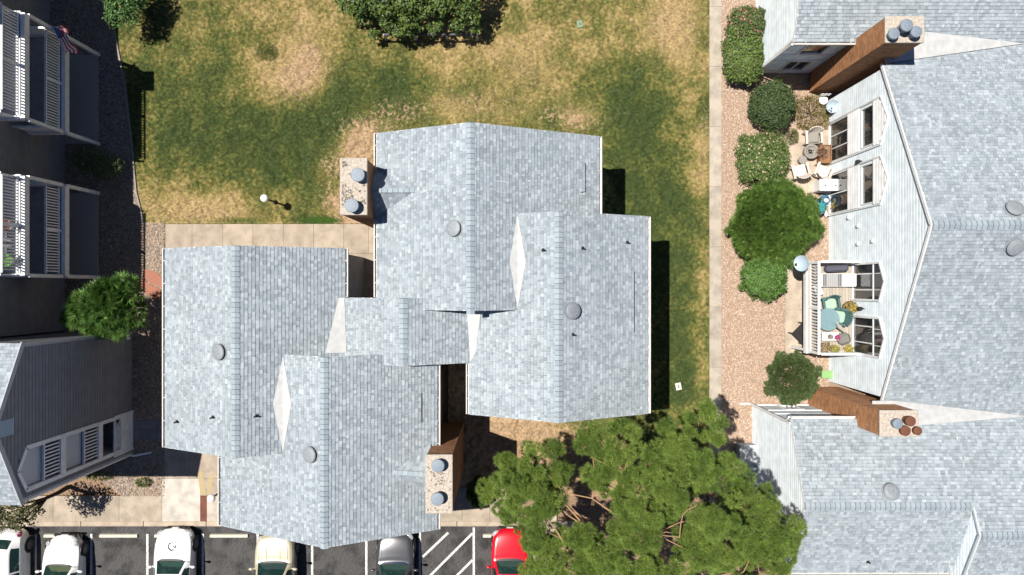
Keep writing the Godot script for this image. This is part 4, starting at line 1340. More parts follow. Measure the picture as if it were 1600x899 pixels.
func deck(b: Node3D) -> void:
	var z0 := -1.2
	var z1 := 3.0
	var y := 2.4
	var x0 := 13.45
	var fr := MB.new()
	fr.bar(Vector3(x0 - 0.03, y - 0.15, z0), Vector3(x0 - 0.03, y - 0.15, z1), 0.06, 0.3)
	fr.bar(Vector3(x0, y - 0.15, z0 + 0.03), Vector3(15.45, y - 0.15, z0 + 0.03), 0.06, 0.296)
	fr.bar(Vector3(x0, y - 0.15, z1 - 0.03), Vector3(15.45, y - 0.15, z1 - 0.03), 0.06, 0.296)
	for i in 8: fr.bar(Vector3(x0 + 0.03, y - 0.14, z0 + 0.3 + i * 0.52), Vector3(15.45, y - 0.14, z0 + 0.3 + i * 0.52), 0.04, 0.2)
	var d := put(fr, "deck", mats.white_paint, b)
	var me := []
	for k in 3:
		var bm := MB.new()
		bm.col = Color(0.44, 0.39, 0.33) * [1.0, 0.92, 1.07][k]
		bm.box(Vector3.ZERO, Vector3(0.136, 0.03, z1 - z0), Basis(), 0.004)
		me.append(bm.mesh())
	var off := woff(d)
	for i in 14: inst(me[rng.randi() % 3], "deck_board", mats.deck, d, Transform3D(Basis(), Vector3(x0 + 0.07 + i * 0.144, y - 0.004, (z0 + z1) / 2) - off))
	for z in [z0 + 0.09, 0.9, z1 - 0.09]:
		var pm := MB.new()
		pm.box(Vector3(x0 + 0.09, y + 0.53, z), Vector3(0.11, 1.08, 0.11), Basis(), 0.01)
		put(pm, "rail_post", mats.white_paint, d)
	for z in [z0 + 0.3, z1 - 0.12]:
		var pm2 := MB.new()
		pm2.box(Vector3(x0 + (0.9 if z < 0 else 0.15), (y - 0.3) / 2, z), Vector3(0.12, y - 0.3, 0.12), Basis(), 0.01)
		put(pm2, "post", mats.white_paint, d)
	balusters_deep(d, Vector3(x0 + 0.09, y, z0 + 0.1), Vector3(x0 + 0.09, y, z1 - 0.1))
	balusters_deep(d, Vector3(x0 + 0.2, y, z0 + 0.06), Vector3(15.4, y, z0 + 0.06))
	balusters_deep(d, Vector3(x0 + 0.2, y, z1 - 0.06), Vector3(15.4, y, z1 - 0.06))
func balusters_deep(d: Node3D, a: Vector3, c: Vector3) -> void:       # deck > railing, whose balusters are sub-parts of the deck
	var rail := MB.new()
	rail.bar(a + Vector3(0, 1.02, 0), c + Vector3(0, 1.02, 0), 0.1, 0.05)
	put(rail, "railing", mats.white_paint, d)
	var low := MB.new()
	low.bar(a + Vector3(0, 0.12, 0), c + Vector3(0, 0.12, 0), 0.05, 0.06)
	put(low, "bottom_rail", mats.white_paint, d)
	var one := MB.new()
	one.box(Vector3(0, 0.57, 0), Vector3(0.045, 0.86, 0.045))
	var me := one.mesh()
	var off := woff(d)
	var n := int(a.distance_to(c) / 0.135)
	for i in range(1, n): inst(me, "baluster", mats.white_paint, d, Transform3D(Basis(), a.lerp(c, float(i) / n) - off))

func build_apartments() -> void:
	var b := thing("apartment_building", "three storey grey sided apartment building with white balconies in shadow", "building", Vector3(-23, 0, 0))
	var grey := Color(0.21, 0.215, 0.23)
	# long wing: roof out of the frame, wall with balcony stacks
	gable(b, "z", -11.6, 2.3, -27.0, 10.95, -32.5, 8.2, -21.5, 8.2, {sh1 = -11.6})
	gable(b, "z", -24.0, -11.62, -27.7, 10.95, -33.2, 8.2, -22.25, 8.2, {sh1 = -24.0})
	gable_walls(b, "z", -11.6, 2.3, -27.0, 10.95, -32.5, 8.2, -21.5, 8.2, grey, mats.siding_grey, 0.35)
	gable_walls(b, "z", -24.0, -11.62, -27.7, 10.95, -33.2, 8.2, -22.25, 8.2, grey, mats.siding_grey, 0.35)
	for q in [[-11.35, -7.0], [-4.6, -0.5]]: stack(b, q[0], q[1])
	# small canopy over the end of the top balcony
	var cn := MB.new()
	cn.box(Vector3(-21.2, 7.6, -11.08), Vector3(1.8, 0.12, 0.95))
	cn.bar(Vector3(-21.9, 6.9, -11.1), Vector3(-20.5, 7.54, -11.1), 0.08, 0.08)
	put(cn, "canopy", mats.trim_grey, b)
	# south wing: gable wall with the recessed balconies
	gable(b, "x", -31.0, -18.42, 5.12, 9.7, 2.1, 8.2, 8.15, 8.2, {sh0 = -27.0})
	gable_walls(b, "x", -31.0, -18.42, 5.12, 9.7, 2.1, 8.2, 8.15, 8.2, grey, mats.siding_grey, 0.1, ["a1"])
	var O := Vector3(-18.6, 0, 0)
	var U := Vector3(0, 0, 1)
	var N := Vector3(1, 0, 0)
	var mb := MB.new()
	siding(mb, O, U, N, 0.0, 9.5, 0.2, func(y: float) -> Array: return [maxf(2.2, 5.12 - (9.55 - y) / 0.497), minf(8.05, 5.12 + (9.55 - y) / 0.497)], [[6.2, 7.66, 0.0, 7.75], [6.5, 7.3, 7.75, 8.1]], grey, 2.6)
	put(mb, "wall", mats.siding_grey, b)
	trim_bar(b, Vector3(-18.40, 8.12, 2.08), Vector3(-18.40, 9.62, 5.12), 0.04, 0.2, "trim_grey", "rake_board")
	trim_bar(b, Vector3(-18.40, 8.12, 8.17), Vector3(-18.40, 9.62, 5.12), 0.04, 0.2, "trim_grey", "rake_board")
	for z in [2.2, 8.05]: trim_bar(b, Vector3(-18.58, 0, z), Vector3(-18.58, 8.2, z), 0.12, 0.12, "trim_grey", "corner_board")
	loggia(b)
	# attic louvre and wall lamp
	var lv := MB.new()
	for i in 8: lv.box(Vector3(-18.56, 8.5 + i * 0.09, 5.15), Vector3(0.05, 0.06, 0.6), Basis(Vector3(0, 0, 1), 0.4))
	lv.box(Vector3(-18.56, 8.46, 5.15), Vector3(0.07, 0.05, 0.7)); lv.box(Vector3(-18.56, 9.2, 5.15), Vector3(0.07, 0.05, 0.7))
	put(lv, "louvre", mats.dish, b)
	var wl := MB.new()
	wl.box(Vector3(-18.5, 0.5, 2.45), Vector3(0.16, 0.2, 0.14), Basis(), 0.03)
	put(wl, "wall_lamp", mats.trim, b)
	var ds := MB.new()
	ds.tube([Vector3(-18.5, 8.0, 8.1), Vector3(-18.5, 0.3, 8.12), Vector3(-18.4, 0.1, 8.2), Vector3(-17.6, 0.07, 8.05)], [0.05, 0.05, 0.05, 0.05], 8)
	put(ds, "downspout", mats.trim, b)
func stack(b: Node3D, z0: float, z1: float) -> void:
	var xf := -20.2
	var xb := -21.82
	for lv in 2:
		var y: float = [2.75, 5.46][lv]
		var m := MB.new()
		m.box(Vector3((xf + xb) / 2, y - 0.08, (z0 + z1) / 2), Vector3(xf - xb - 0.04, 0.1, z1 - z0 - 0.04))
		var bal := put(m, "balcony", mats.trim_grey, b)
		var f := MB.new()
		f.bar(Vector3(xf, y - 0.12, z0), Vector3(xf, y - 0.12, z1), 0.18, 0.3)
		for z in [z0, z1]: f.bar(Vector3(xb, y - 0.12, z), Vector3(xf - 0.09, y - 0.12, z), 0.14, 0.296)
		put(f, "fascia", mats.trim, bal)
		rail_run(bal, Vector3(xf - 0.14, y, z0 + 0.1), Vector3(xf - 0.14, y, z1 - 0.1))
		for z in [z0 + 0.02, z1 - 0.02]: rail_run(bal, Vector3(xb, y, z), Vector3(xf - 0.16, y, z))
		var zc := (z0 + z1) / 2
		var pm := MB.new()
		pm.box(Vector3(xf - 0.14, y + 0.53, zc), Vector3(0.1, 1.1, 0.1))
		put(pm, "rail_post", mats.trim, bal)
	for z in [z0, z1]:
		var p := MB.new()
		p.box(Vector3(xf, 1.3, z), Vector3(0.16, 2.6, 0.16)); p.box(Vector3(xf, 4.03, z), Vector3(0.15, 2.26, 0.15))
		put(p, "post", mats.trim, b)
	var s := MB.new()
	s.box(Vector3((xf + xb) / 2, 0.03, (z0 + z1) / 2), Vector3(xf - xb, 0.1, z1 - z0))
	put(s, "patio_slab", mat("slab_grey", Color(0.36, 0.33, 0.3), 0.9), b)
	for lv in 3:
		var yb: float = [0.06, 2.8, 5.5][lv]
		window(b, Vector3(-21.8, 0, 0), Vector3(0, 0, 1), Vector3(1, 0, 0), z0 + 0.9, z1 - 0.9, yb + 0.08, yb + 2.1, [(z0 + z1) / 2], [], "trim_grey", 0.0, 0.05)
func rail_run(bal: Node3D, a: Vector3, c: Vector3) -> void:
	var rail := MB.new()
	rail.bar(a + Vector3(0, 1.05, 0), c + Vector3(0, 1.05, 0), 0.09, 0.05)
	put(rail, "railing", mats.trim, bal)
	var low := MB.new()
	low.bar(a + Vector3(0, 0.14, 0), c + Vector3(0, 0.14, 0), 0.07, 0.06)
	put(low, "bottom_rail", mats.trim, bal)
	var one := MB.new()
	one.box(Vector3(0, 0.6, 0), Vector3(0.05, 0.86, 0.05))
	var me := one.mesh()
	var off := woff(bal)
	var n := int(a.distance_to(c) / 0.125)
	for i in range(1, n): inst(me, "baluster", mats.trim, bal, Transform3D(Basis(), a.lerp(c, float(i) / n) - off))
func loggia(b: Node3D) -> void:
	var x := -18.58
	var z0 := 6.2
	var z1 := 7.66
	var rc := MB.new()      # recess: side walls and back
	rc.quad(Vector3(x, 0, z0), Vector3(x - 1.7, 0, z0), Vector3(x - 1.7, 8.0, z0), Vector3(x, 8.0, z0))
	rc.quad(Vector3(x - 1.7, 0, z1), Vector3(x, 0, z1), Vector3(x, 8.0, z1), Vector3(x - 1.7, 8.0, z1))
	rc.quad(Vector3(x - 1.7, 0, z0), Vector3(x - 1.7, 0, z1), Vector3(x - 1.7, 8.2, z1), Vector3(x - 1.7, 8.2, z0))
	var lg := put(rc, "recessed_balconies", mats.trim_grey, b)
	for y in [0.06, 2.85, 5.55]:
		var f := MB.new()
		f.box(Vector3(x - 0.85, y - 0.06, (z0 + z1) / 2), Vector3(1.69, 0.1, z1 - z0 - 0.01))
		put(f, "balcony_floor", mat("pale_floor", Color(0.4, 0.43, 0.47), 0.8, 0, {tex = texs.fine, scale = 0.8}), lg)
	var fr := MB.new()
	var w := 0.16
	for z in [z0 - w / 2, z1 + w / 2]: fr.bar(Vector3(x + 0.03, 0, z), Vector3(x + 0.03, 7.75, z), w, 0.1, Vector3(1, 0, 0))
	fr.bar(Vector3(x + 0.03, 7.72, z0 - w / 2), Vector3(x + 0.03, 8.2, (z0 + z1) / 2), w, 0.1, Vector3(1, 0, 0))
	fr.bar(Vector3(x + 0.03, 7.72, z1 + w / 2), Vector3(x + 0.03, 8.2, (z0 + z1) / 2), w, 0.1, Vector3(1, 0, 0))
	for y in [2.78, 5.48]: fr.bar(Vector3(x + 0.025, y, z0), Vector3(x + 0.025, y, z1), 0.1, 0.34)
	put(fr, "frame", mats.trim, lg)
	for y in [2.95, 5.65]:
		var rail := MB.new()
		rail.bar(Vector3(x, y + 1.0, z0), Vector3(x, y + 1.0, z1), 0.09, 0.06)
		put(rail, "railing", mats.trim, lg)
		for i in range(1, 10):
			var s := MB.new()
			s.box(Vector3(x, y + 0.48, lerpf(z0, z1, i / 10.0)), Vector3(0.04, 0.98, 0.055))
			put(s, "baluster", mats.trim, lg)
	# pale panels added behind the railings to brighten the recess in place of floors
	var zc := (z0 + z1) / 2
	var s3 := MB.new()
	s3.prism([Vector3(x - 0.12, 6.6, z0 + 0.04), Vector3(x - 0.12, 6.6, z1 - 0.02), Vector3(x - 0.12, 7.7, z1 - 0.02), Vector3(x - 0.12, 8.1, zc), Vector3(x - 0.12, 7.35, z0 + 0.04)], Vector3(-0.02, 0, 0))
	put(s3, "added_panel", mat("panel_pale", Color(0.62, 0.66, 0.7), 0.85, 0, {tex = texs.fine, scale = 0.7}), lg)
	var s2 := MB.new()
	s2.box(Vector3(x - 0.12, 4.62, zc), Vector3(0.02, 1.36, z1 - z0 - 0.06))
	put(s2, "added_panel", mats.panel_pale, lg)
	var pn := MB.new()
	pn.box(Vector3(x + 0.06, 0.58, (z0 + z1) / 2 + 0.02), Vector3(0.05, 1.1, z1 - z0 + 0.4))
	pn.box(Vector3(x + 0.06, 1.66, (z0 + z1) / 2 + 0.02), Vector3(0.07, 0.07, z1 - z0 + 0.4))
	for z in [z0 - 0.16, z1 + 0.2]: pn.box(Vector3(x + 0.06, 0.85, z), Vector3(0.09, 1.7, 0.1))
	put(pn, "patio_fence", mats.trim, lg)
	var la := MB.new()
	for i in range(-3, 14):
		var z := z0 + i * 0.12
		for sg in [-1.0, 1.0]:
			var a := Vector3(x + 0.06 + sg * 0.006, 1.14, z if sg > 0 else z + 0.5)
			var c := Vector3(x + 0.06 + sg * 0.006, 1.62, z + 0.5 if sg > 0 else z)
			if minf(a.z, c.z) < z0 - 0.12 or maxf(a.z, c.z) > z1 + 0.18: continue
			la.bar(a, c, 0.035, 0.01, Vector3(1, 0, 0))
	put(la, "lattice", mats.trim, lg)
# ------------------------------------------------------------------ cars
# key stations along the length, front first: [t, half width, sill, shoulder height, top height, top half width] as fractions of W/2 and metres
func car_keys(kind: String) -> Dictionary:
	if kind == "round":      # small rounded two-door
		return {k = [[0.0, 0.42, 0.3, 0.5, 0.56, 0.3], [0.02, 0.66, 0.24, 0.56, 0.66, 0.5], [0.06, 0.84, 0.2, 0.64, 0.78, 0.62], [0.13, 0.95, 0.19, 0.74, 0.88, 0.66], [0.22, 0.99, 0.19, 0.82, 0.95, 0.72], [0.30, 1.0, 0.19, 0.87, 1.0, 0.8], [0.41, 1.0, 0.19, 0.92, 1.38, 0.68], [0.52, 1.0, 0.19, 0.93, 1.49, 0.64], [0.66, 1.0, 0.19, 0.94, 1.46, 0.63], [0.80, 0.99, 0.2, 0.92, 1.24, 0.64], [0.90, 0.95, 0.22, 0.86, 1.0, 0.66], [0.97, 0.82, 0.26, 0.7, 0.8, 0.6], [1.0, 0.6, 0.34, 0.56, 0.62, 0.45]], ws = [0.30, 0.41], side = [0.37, 0.74], rear = [0.66, 0.82], L = 4.25}
	if kind == "suv":
		return {k = [[0.0, 0.62, 0.34, 0.72, 0.84, 0.5], [0.015, 0.82, 0.28, 0.8, 0.94, 0.68], [0.05, 0.93, 0.25, 0.9, 1.02, 0.78], [0.12, 0.98, 0.24, 0.97, 1.07, 0.82], [0.20, 1.0, 0.24, 1.0, 1.10, 0.84], [0.27, 1.0, 0.24, 1.03, 1.13, 0.86], [0.38, 1.0, 0.24, 1.06, 1.58, 0.72], [0.46, 1.0, 0.24, 1.07, 1.68, 0.70], [0.70, 1.0, 0.24, 1.08, 1.69, 0.69], [0.90, 0.98, 0.25, 1.06, 1.62, 0.67], [0.965, 0.94, 0.27, 1.0, 1.2, 0.7], [1.0, 0.8, 0.34, 0.8, 0.9, 0.6]], ws = [0.27, 0.38], side = [0.33, 0.9], rear = [0.90, 0.965], L = 4.55}
	if kind == "hatch":
		return {k = [[0.0, 0.55, 0.3, 0.6, 0.68, 0.42], [0.02, 0.78, 0.22, 0.66, 0.76, 0.6], [0.06, 0.91, 0.2, 0.74, 0.84, 0.72], [0.14, 0.98, 0.19, 0.82, 0.92, 0.78], [0.24, 1.0, 0.19, 0.89, 0.98, 0.82], [0.29, 1.0, 0.19, 0.91, 1.01, 0.84], [0.42, 1.0, 0.19, 0.95, 1.40, 0.68], [0.50, 1.0, 0.19, 0.96, 1.48, 0.66], [0.70, 1.0, 0.19, 0.97, 1.47, 0.64], [0.82, 1.0, 0.2, 0.97, 1.38, 0.62], [0.93, 0.97, 0.22, 0.93, 1.05, 0.68], [0.975, 0.9, 0.26, 0.78, 0.92, 0.7], [1.0, 0.72, 0.34, 0.62, 0.7, 0.5]], ws = [0.29, 0.42], side = [0.36, 0.84], rear = [0.82, 0.93], L = 4.3}
	return {k = [[0.0, 0.55, 0.28, 0.55, 0.62, 0.42], [0.018, 0.78, 0.22, 0.62, 0.71, 0.6], [0.06, 0.91, 0.19, 0.70, 0.8, 0.72], [0.14, 0.98, 0.18, 0.78, 0.88, 0.78], [0.24, 1.0, 0.18, 0.85, 0.94, 0.82], [0.30, 1.0, 0.18, 0.88, 0.98, 0.84], [0.42, 1.0, 0.18, 0.92, 1.36, 0.66], [0.50, 1.0, 0.18, 0.93, 1.43, 0.63], [0.66, 1.0, 0.18, 0.94, 1.42, 0.62], [0.80, 1.0, 0.19, 0.95, 1.08, 0.7], [0.92, 0.97, 0.2, 0.93, 1.0, 0.74], [0.98, 0.88, 0.25, 0.8, 0.9, 0.7], [1.0, 0.7, 0.32, 0.6, 0.68, 0.5]], ws = [0.30, 0.42], side = [0.37, 0.76], rear = [0.66, 0.80], L = 4.6}
func car_at(keys: Array, t: float) -> Array:
	var i := 0
	while i < keys.size() - 2 and t > keys[i + 1][0]: i += 1
	var a: Array = keys[i]
	var b: Array = keys[i + 1]
	var p: Array = keys[maxi(i - 1, 0)]
	var n: Array = keys[mini(i + 2, keys.size() - 1)]
	var u: float = clampf((t - a[0]) / (b[0] - a[0]), 0, 1)
	var r := [t]
	for j in range(1, 6):
		var dt: float = b[0] - a[0]
		var m0: float = (b[j] - p[j]) / maxf(b[0] - p[0], 1e-5) * dt
		var m1: float = (n[j] - a[j]) / maxf(n[0] - a[0], 1e-5) * dt
		var d: float = b[j] - a[j]
		m0 = clampf(m0, -3.0 * absf(d), 3.0 * absf(d)); m1 = clampf(m1, -3.0 * absf(d), 3.0 * absf(d))
		if m0 * d < 0: m0 = 0
		if m1 * d < 0: m1 = 0
		var u2 := u * u
		var u3 := u2 * u
		r.append((2 * u3 - 3 * u2 + 1) * a[j] + (u3 - 2 * u2 + u) * m0 + (-2 * u3 + 3 * u2) * b[j] + (u3 - u2) * m1)
	return r
func car_section(s: Array, W: float, L: float) -> Array:
	var w: float = s[1] * W / 2
	var z: float = s[0] * L
	var tw: float = s[5] * W / 2
	var half := []
	var p3 := Vector2(w * 0.965, s[3])
	var p4 := Vector2(tw, s[4] - 0.05 * minf(1.0, (s[4] - s[3]) * 4))
	half.append(Vector2(w * 0.9, s[2])); half.append(Vector2(w * 0.985, s[2] + 0.1)); half.append(Vector2(w, lerpf(s[2], s[3], 0.55))); half.append(Vector2(w * 0.992, lerpf(s[2], s[3], 0.82)))
	half.append(p3); half.append(p3.lerp(p4, 0.1)); half.append(p3.lerp(p4, 0.5) + Vector2(0.012, 0.008)); half.append(p3.lerp(p4, 0.88)); half.append(p4)
	half.append(Vector2(tw * 0.88, lerpf(p4.y, s[4], 0.6))); half.append(Vector2(tw * 0.45, s[4] - 0.006)); half.append(Vector2(0, s[4]))
	var r := []
	var bow: float = 0.2 * (1.0 - 1.9 * s[0])          # nose, screen and tail are bowed in plan
	for q in half: r.append(Vector3(q.x, q.y, z + bow * pow(q.x / (W / 2), 2.0)))
	for i in range(half.size() - 2, -1, -1): r.append(Vector3(-half[i].x, half[i].y, z + bow * pow(half[i].x / (W / 2), 2.0)))
	return r
# local frame: nose at z = 0 pointing to -z, x across, y up from the tarmac
func car(called: String, label: String, kind: String, at: Vector3, turn: float, W: float, paint: Material, o := {}) -> Node3D:
	var t := thing(called, label, "car", at, "cars parked in the bays", turn)
	var K := car_keys(kind)
	var keys: Array = K.k
	var L: float = o.get("L", K.L)
	var ts := []
	for i in 61: ts.append(i / 60.0)
	for q in [K.ws[0], K.ws[1], K.side[0], K.side[1], K.rear[0], K.rear[1], 0.008, 0.02, 0.03, 0.985, 0.993, 0.55, 0.57]: ts.append(q)
	ts.sort()
	var rows := []
	for q in ts: rows.append(car_section(car_at(keys, q), W, L))
	var m: int = rows[0].size()
	var nrm := []
	for i in rows.size():
		var nr := []
		for j in m:
			var dz: Vector3 = rows[mini(i + 1, rows.size() - 1)][j] - rows[maxi(i - 1, 0)][j]
			var dx: Vector3 = rows[i][mini(j + 1, m - 1)] - rows[i][maxi(j - 1, 0)]
			var nn := dz.cross(dx).normalized()
			if nn.dot(Vector3(rows[i][j].x, rows[i][j].y - 0.5, 0)) < 0: nn = -nn
			nr.append(nn)
		nrm.append(nr)
	var body := MB.new()
	var glass := MB.new()
	var sideg := [MB.new(), MB.new()]
	var rearg := MB.new()
	for i in rows.size() - 1:
		var tm: float = (ts[i] + ts[i + 1]) / 2
		if ts[i + 1] - ts[i] < 1e-5: continue
		for j in m - 1:
			var dst := body
			var jj := mini(j, m - 2 - j)          # symmetric index 0..10
			if tm > K.ws[0] + 0.004 and tm < K.ws[1] - 0.004 and jj >= 9: dst = glass
			elif tm > K.rear[0] + 0.01 and tm < K.rear[1] - 0.01 and jj >= 9: dst = rearg
			elif tm > K.side[0] and tm < K.side[1] and (jj == 5 or jj == 6) and not (tm > 0.55 and tm < 0.575): dst = sideg[0 if j < m / 2 else 1]
			dst.squad(rows[i][j], rows[i][j + 1], rows[i + 1][j + 1], rows[i + 1][j], nrm[i][j], nrm[i][j + 1], nrm[i + 1][j + 1], nrm[i + 1][j])
	for e in [0, rows.size() - 1]:
		var cen := Vector3(0, 0.5, rows[e][0].z)
		for j in m - 1: body.tri(cen, rows[e][j], rows[e][j + 1])
	var bo := put(body, "body", paint, t, false)
	put(glass, "windscreen", mats.car_glass, t, false)
	put(rearg, "rear_window", mats.car_glass, t, false)
	for sgl in sideg: put(sgl, "side_window", mats.car_glass, t, false)
	# cabin: floor, dash, steering wheel, seats
	var c := MB.new()
	c.box(Vector3(0, 0.34, L * 0.58), Vector3(W * 0.86, 0.06, L * 0.6))
	for q in [[-0.24, 0.47], [0.24, 0.47], [-0.24, 0.68], [0.24, 0.68]]:
		c.box(Vector3(q[0] * W * 0.92, 0.56, L * q[1]), Vector3(W * 0.28, 0.16, 0.5), Basis(), 0.04)
		c.box(Vector3(q[0] * W * 0.92, 0.86, L * q[1] + 0.26), Vector3(W * 0.27, 0.62, 0.14), Basis(Vector3.RIGHT, -0.25), 0.04)
	put(c, "seats", mats.car_inside, t, false)
	var d := MB.new()
	var cowl := car_at(keys, K.ws[0])
	d.box(Vector3(0, cowl[3] - 0.09, (K.ws[0] + 0.045) * L), Vector3(W * 0.8, 0.16, 0.42), Basis(Vector3.RIGHT, 0.12), 0.04)
	put(d, "dashboard", o.get("dash", mats.dash), t, false)
	var sw := MB.new()
	var ring := []
	var rr := []
	for i in 17:
		var a := TAU * i / 16
		ring.append(Vector3(-W * 0.22 + cos(a) * 0.18, cowl[3] + 0.02 + sin(a) * 0.16, L * 0.39 + sin(a) * -0.08)); rr.append(0.014)
	sw.tube(ring, rr, 6)
	put(sw, "steering_wheel", mats.plastic, t, false)
	# cowl panel and wipers
	var cw := MB.new()
	var f0 := car_at(keys, K.ws[0] - 0.012)
	var f1 := car_at(keys, K.ws[0] + 0.008)
	for i in 12:
		var u0 := lerpf(-0.9, 0.9, i / 12.0)
		var u1 := lerpf(-0.9, 0.9, (i + 1) / 12.0)
		var hgt := func(s: Array, u: float) -> Vector3: return Vector3(u * s[5] * W / 2, s[4] + 0.008 - 0.03 * u * u, s[0] * L + 0.2 * (1.0 - 1.9 * s[0]) * pow(u * s[5], 2.0))
		cw.quad(hgt.call(f0, u1), hgt.call(f0, u0), hgt.call(f1, u0), hgt.call(f1, u1))
	put(cw, "cowl", o.get("cowl", mats.plastic), t, false)
	for sx in [-0.3, 0.25]:
		var wp := MB.new()
		var a := Vector3(sx * W, f1[4] + 0.02, f1[0] * L + 0.02)
		var s2 := car_at(keys, K.ws[0] + 0.02)
		wp.tube([a, Vector3(sx * W + 0.45 * W * 0.62, s2[4] + 0.015, s2[0] * L + 0.01)], [0.01, 0.007], 5)
		put(wp, "wiper", mats.plastic, t, false)
	# lamps, grille, bumper trim
	var fr := car_at(keys, 0.035)
	for sx in [-1.0, 1.0]:
		var lm := MB.new()
		if o.get("round_lamps", false):
			var p := Vector3(sx * W * 0.36, 0.72, L * 0.062 + 0.09)
			lm.ell(p, Vector3(0.125, 0.10, 0.14), 18, 9, Basis(Vector3.UP, -sx * 0.3))
		else:
			lm.ell(Vector3(sx * W * 0.375, fr[3] - 0.04, L * 0.034 + 0.1), Vector3(0.2, 0.085, 0.15), 16, 8, Basis(Vector3.UP, -sx * 0.62))
		var lo := put(lm, "headlight", mats.lens, t, false)
		var ring2 := MB.new()
		if o.get("round_lamps", false): ring2.ell(Vector3(sx * W * 0.36, 0.725, L * 0.058 + 0.09), Vector3(0.065, 0.05, 0.1), 14, 8)
		else: ring2.ell(Vector3(sx * W * 0.375, fr[3] - 0.045, L * 0.034 + 0.1), Vector3(0.13, 0.05, 0.1), 14, 8, Basis(Vector3.UP, -sx * 0.62))
		put(ring2, "reflector", mats.chrome, lo, false)
		var tl := MB.new()
		var rs := car_at(keys, 0.95)
		tl.ell(Vector3(sx * W * 0.4, rs[3] - 0.05, L * 0.945), Vector3(0.1, 0.09, 0.22), 14, 8, Basis(Vector3.UP, sx * 0.5))
		put(tl, "tail_light", mats.tail, t, false)
		# mirrors
		var mr := MB.new()
		var ms := car_at(keys, K.ws[0] + 0.07)
		mr.ell(Vector3(sx * (W / 2 + 0.12), ms[3] + 0.07, (K.ws[0] + 0.075) * L), Vector3(0.115, 0.075, 0.07), 12, 7)
		mr.box(Vector3(sx * (W / 2 + 0.02), ms[3] + 0.03, (K.ws[0] + 0.072) * L), Vector3(0.14, 0.04, 0.06))
		put(mr, "mirror", paint, t, false)
		var hd := MB.new()
		for hz in [0.5, 0.66]: hd.box(Vector3(sx * (W / 2 + 0.004), 0.78, L * hz), Vector3(0.03, 0.03, 0.18), Basis(), 0.008)
		put(hd, "door_handle", paint, t, false)
	var g := MB.new()
	g.box(Vector3(0, fr[3] - 0.14, L * 0.012), Vector3(W * 0.56, 0.14, 0.1), Basis(), 0.03)
	g.box(Vector3(0, 0.36, L * 0.012), Vector3(W * 0.7, 0.12, 0.1), Basis(), 0.03)
	put(g, "grille", mats.plastic, t, false)
	var pl := MB.new()
	pl.box(Vector3(0, 0.5, -0.008), Vector3(0.32, 0.15, 0.02)) if not o.get("no_plate", false) else pl.box(Vector3(0, 0.6, L + 0.004), Vector3(0.32, 0.15, 0.02))
	put(pl, "number_plate", mats.trim, t, false)
	# wheels
	var ax2 := [0.175, 0.80] if kind != "sedan" else [0.18, 0.79]
	for q in ax2:
		for sx in [-1.0, 1.0]:
			var ws := car_at(keys, q)
			var wx: float = sx * (ws[1] * W / 2 - 0.10)
			var wz: float = q * L
			var arch := MB.new()
			var bs := Basis(Vector3(0, 0, 1), -sx * PI / 2)      # local y points outwards
			arch.lathe(Vector3(sx * (ws[1] * W / 2 - 0.012), 0.34, wz), [[0.385, -0.02], [0.385, 0.016], [0.335, 0.020], [0.0, 0.012]], 26, bs)
			put(arch, "wheel_arch", mats.plastic, t, false)
			var ty := MB.new()
			ty.lathe(Vector3(wx, 0.32, wz), [[0.2, -0.1], [0.3, -0.1], [0.32, -0.07], [0.32, 0.09], [0.305, 0.125], [0.22, 0.13], [0.21, 0.1]], 28, bs)
			var wh := put(ty, "wheel", mats.tyre, t, false)
			var ri := MB.new()
			ri.lathe(Vector3(wx, 0.32, wz), [[0.215, 0.10], [0.225, 0.128], [0.2, 0.132], [0.195, 0.105]], 28, bs)
			ri.lathe(Vector3(wx, 0.32, wz), [[0.06, 0.1], [0.06, 0.132], [0.0, 0.136]], 14, bs)
			for k in 7:
				var a := TAU * k / 7
				var dd := bs * Vector3(cos(a), 0, sin(a))
				ri.bar(Vector3(wx, 0.32, wz) + dd * 0.05 + bs.y * 0.124, Vector3(wx, 0.32, wz) + dd * 0.205 + bs.y * 0.12, 0.05, 0.016, bs.y)
			put(ri, "rim", mats.rim, wh, false)
	# bonnet shut lines
	var sl := MB.new()
	var idx: Array = o.get("creases", [0.86])
	for u in idx:
		for sx in [-1.0, 1.0]:
			var pts := []
			var rd := []
			for i in 9:
				var s3 := car_at(keys, lerpf(0.05, K.ws[0] - 0.015, i / 8.0))
				var tw: float = s3[5] * W / 2
				var yy: float = s3[4] - (0.05 * minf(1.0, (s3[4] - s3[3]) * 4)) * pow(u, 3.0) * 0.9
				pts.append(Vector3(sx * tw * u, yy + 0.001, s3[0] * L + 0.2 * (1.0 - 1.9 * s3[0]) * pow(s3[5] * u, 2.0))); rd.append(0.011)
			sl.tube(pts, rd, 5)
	put(sl, "shut_line", mats.plastic, bo, false)
	return t
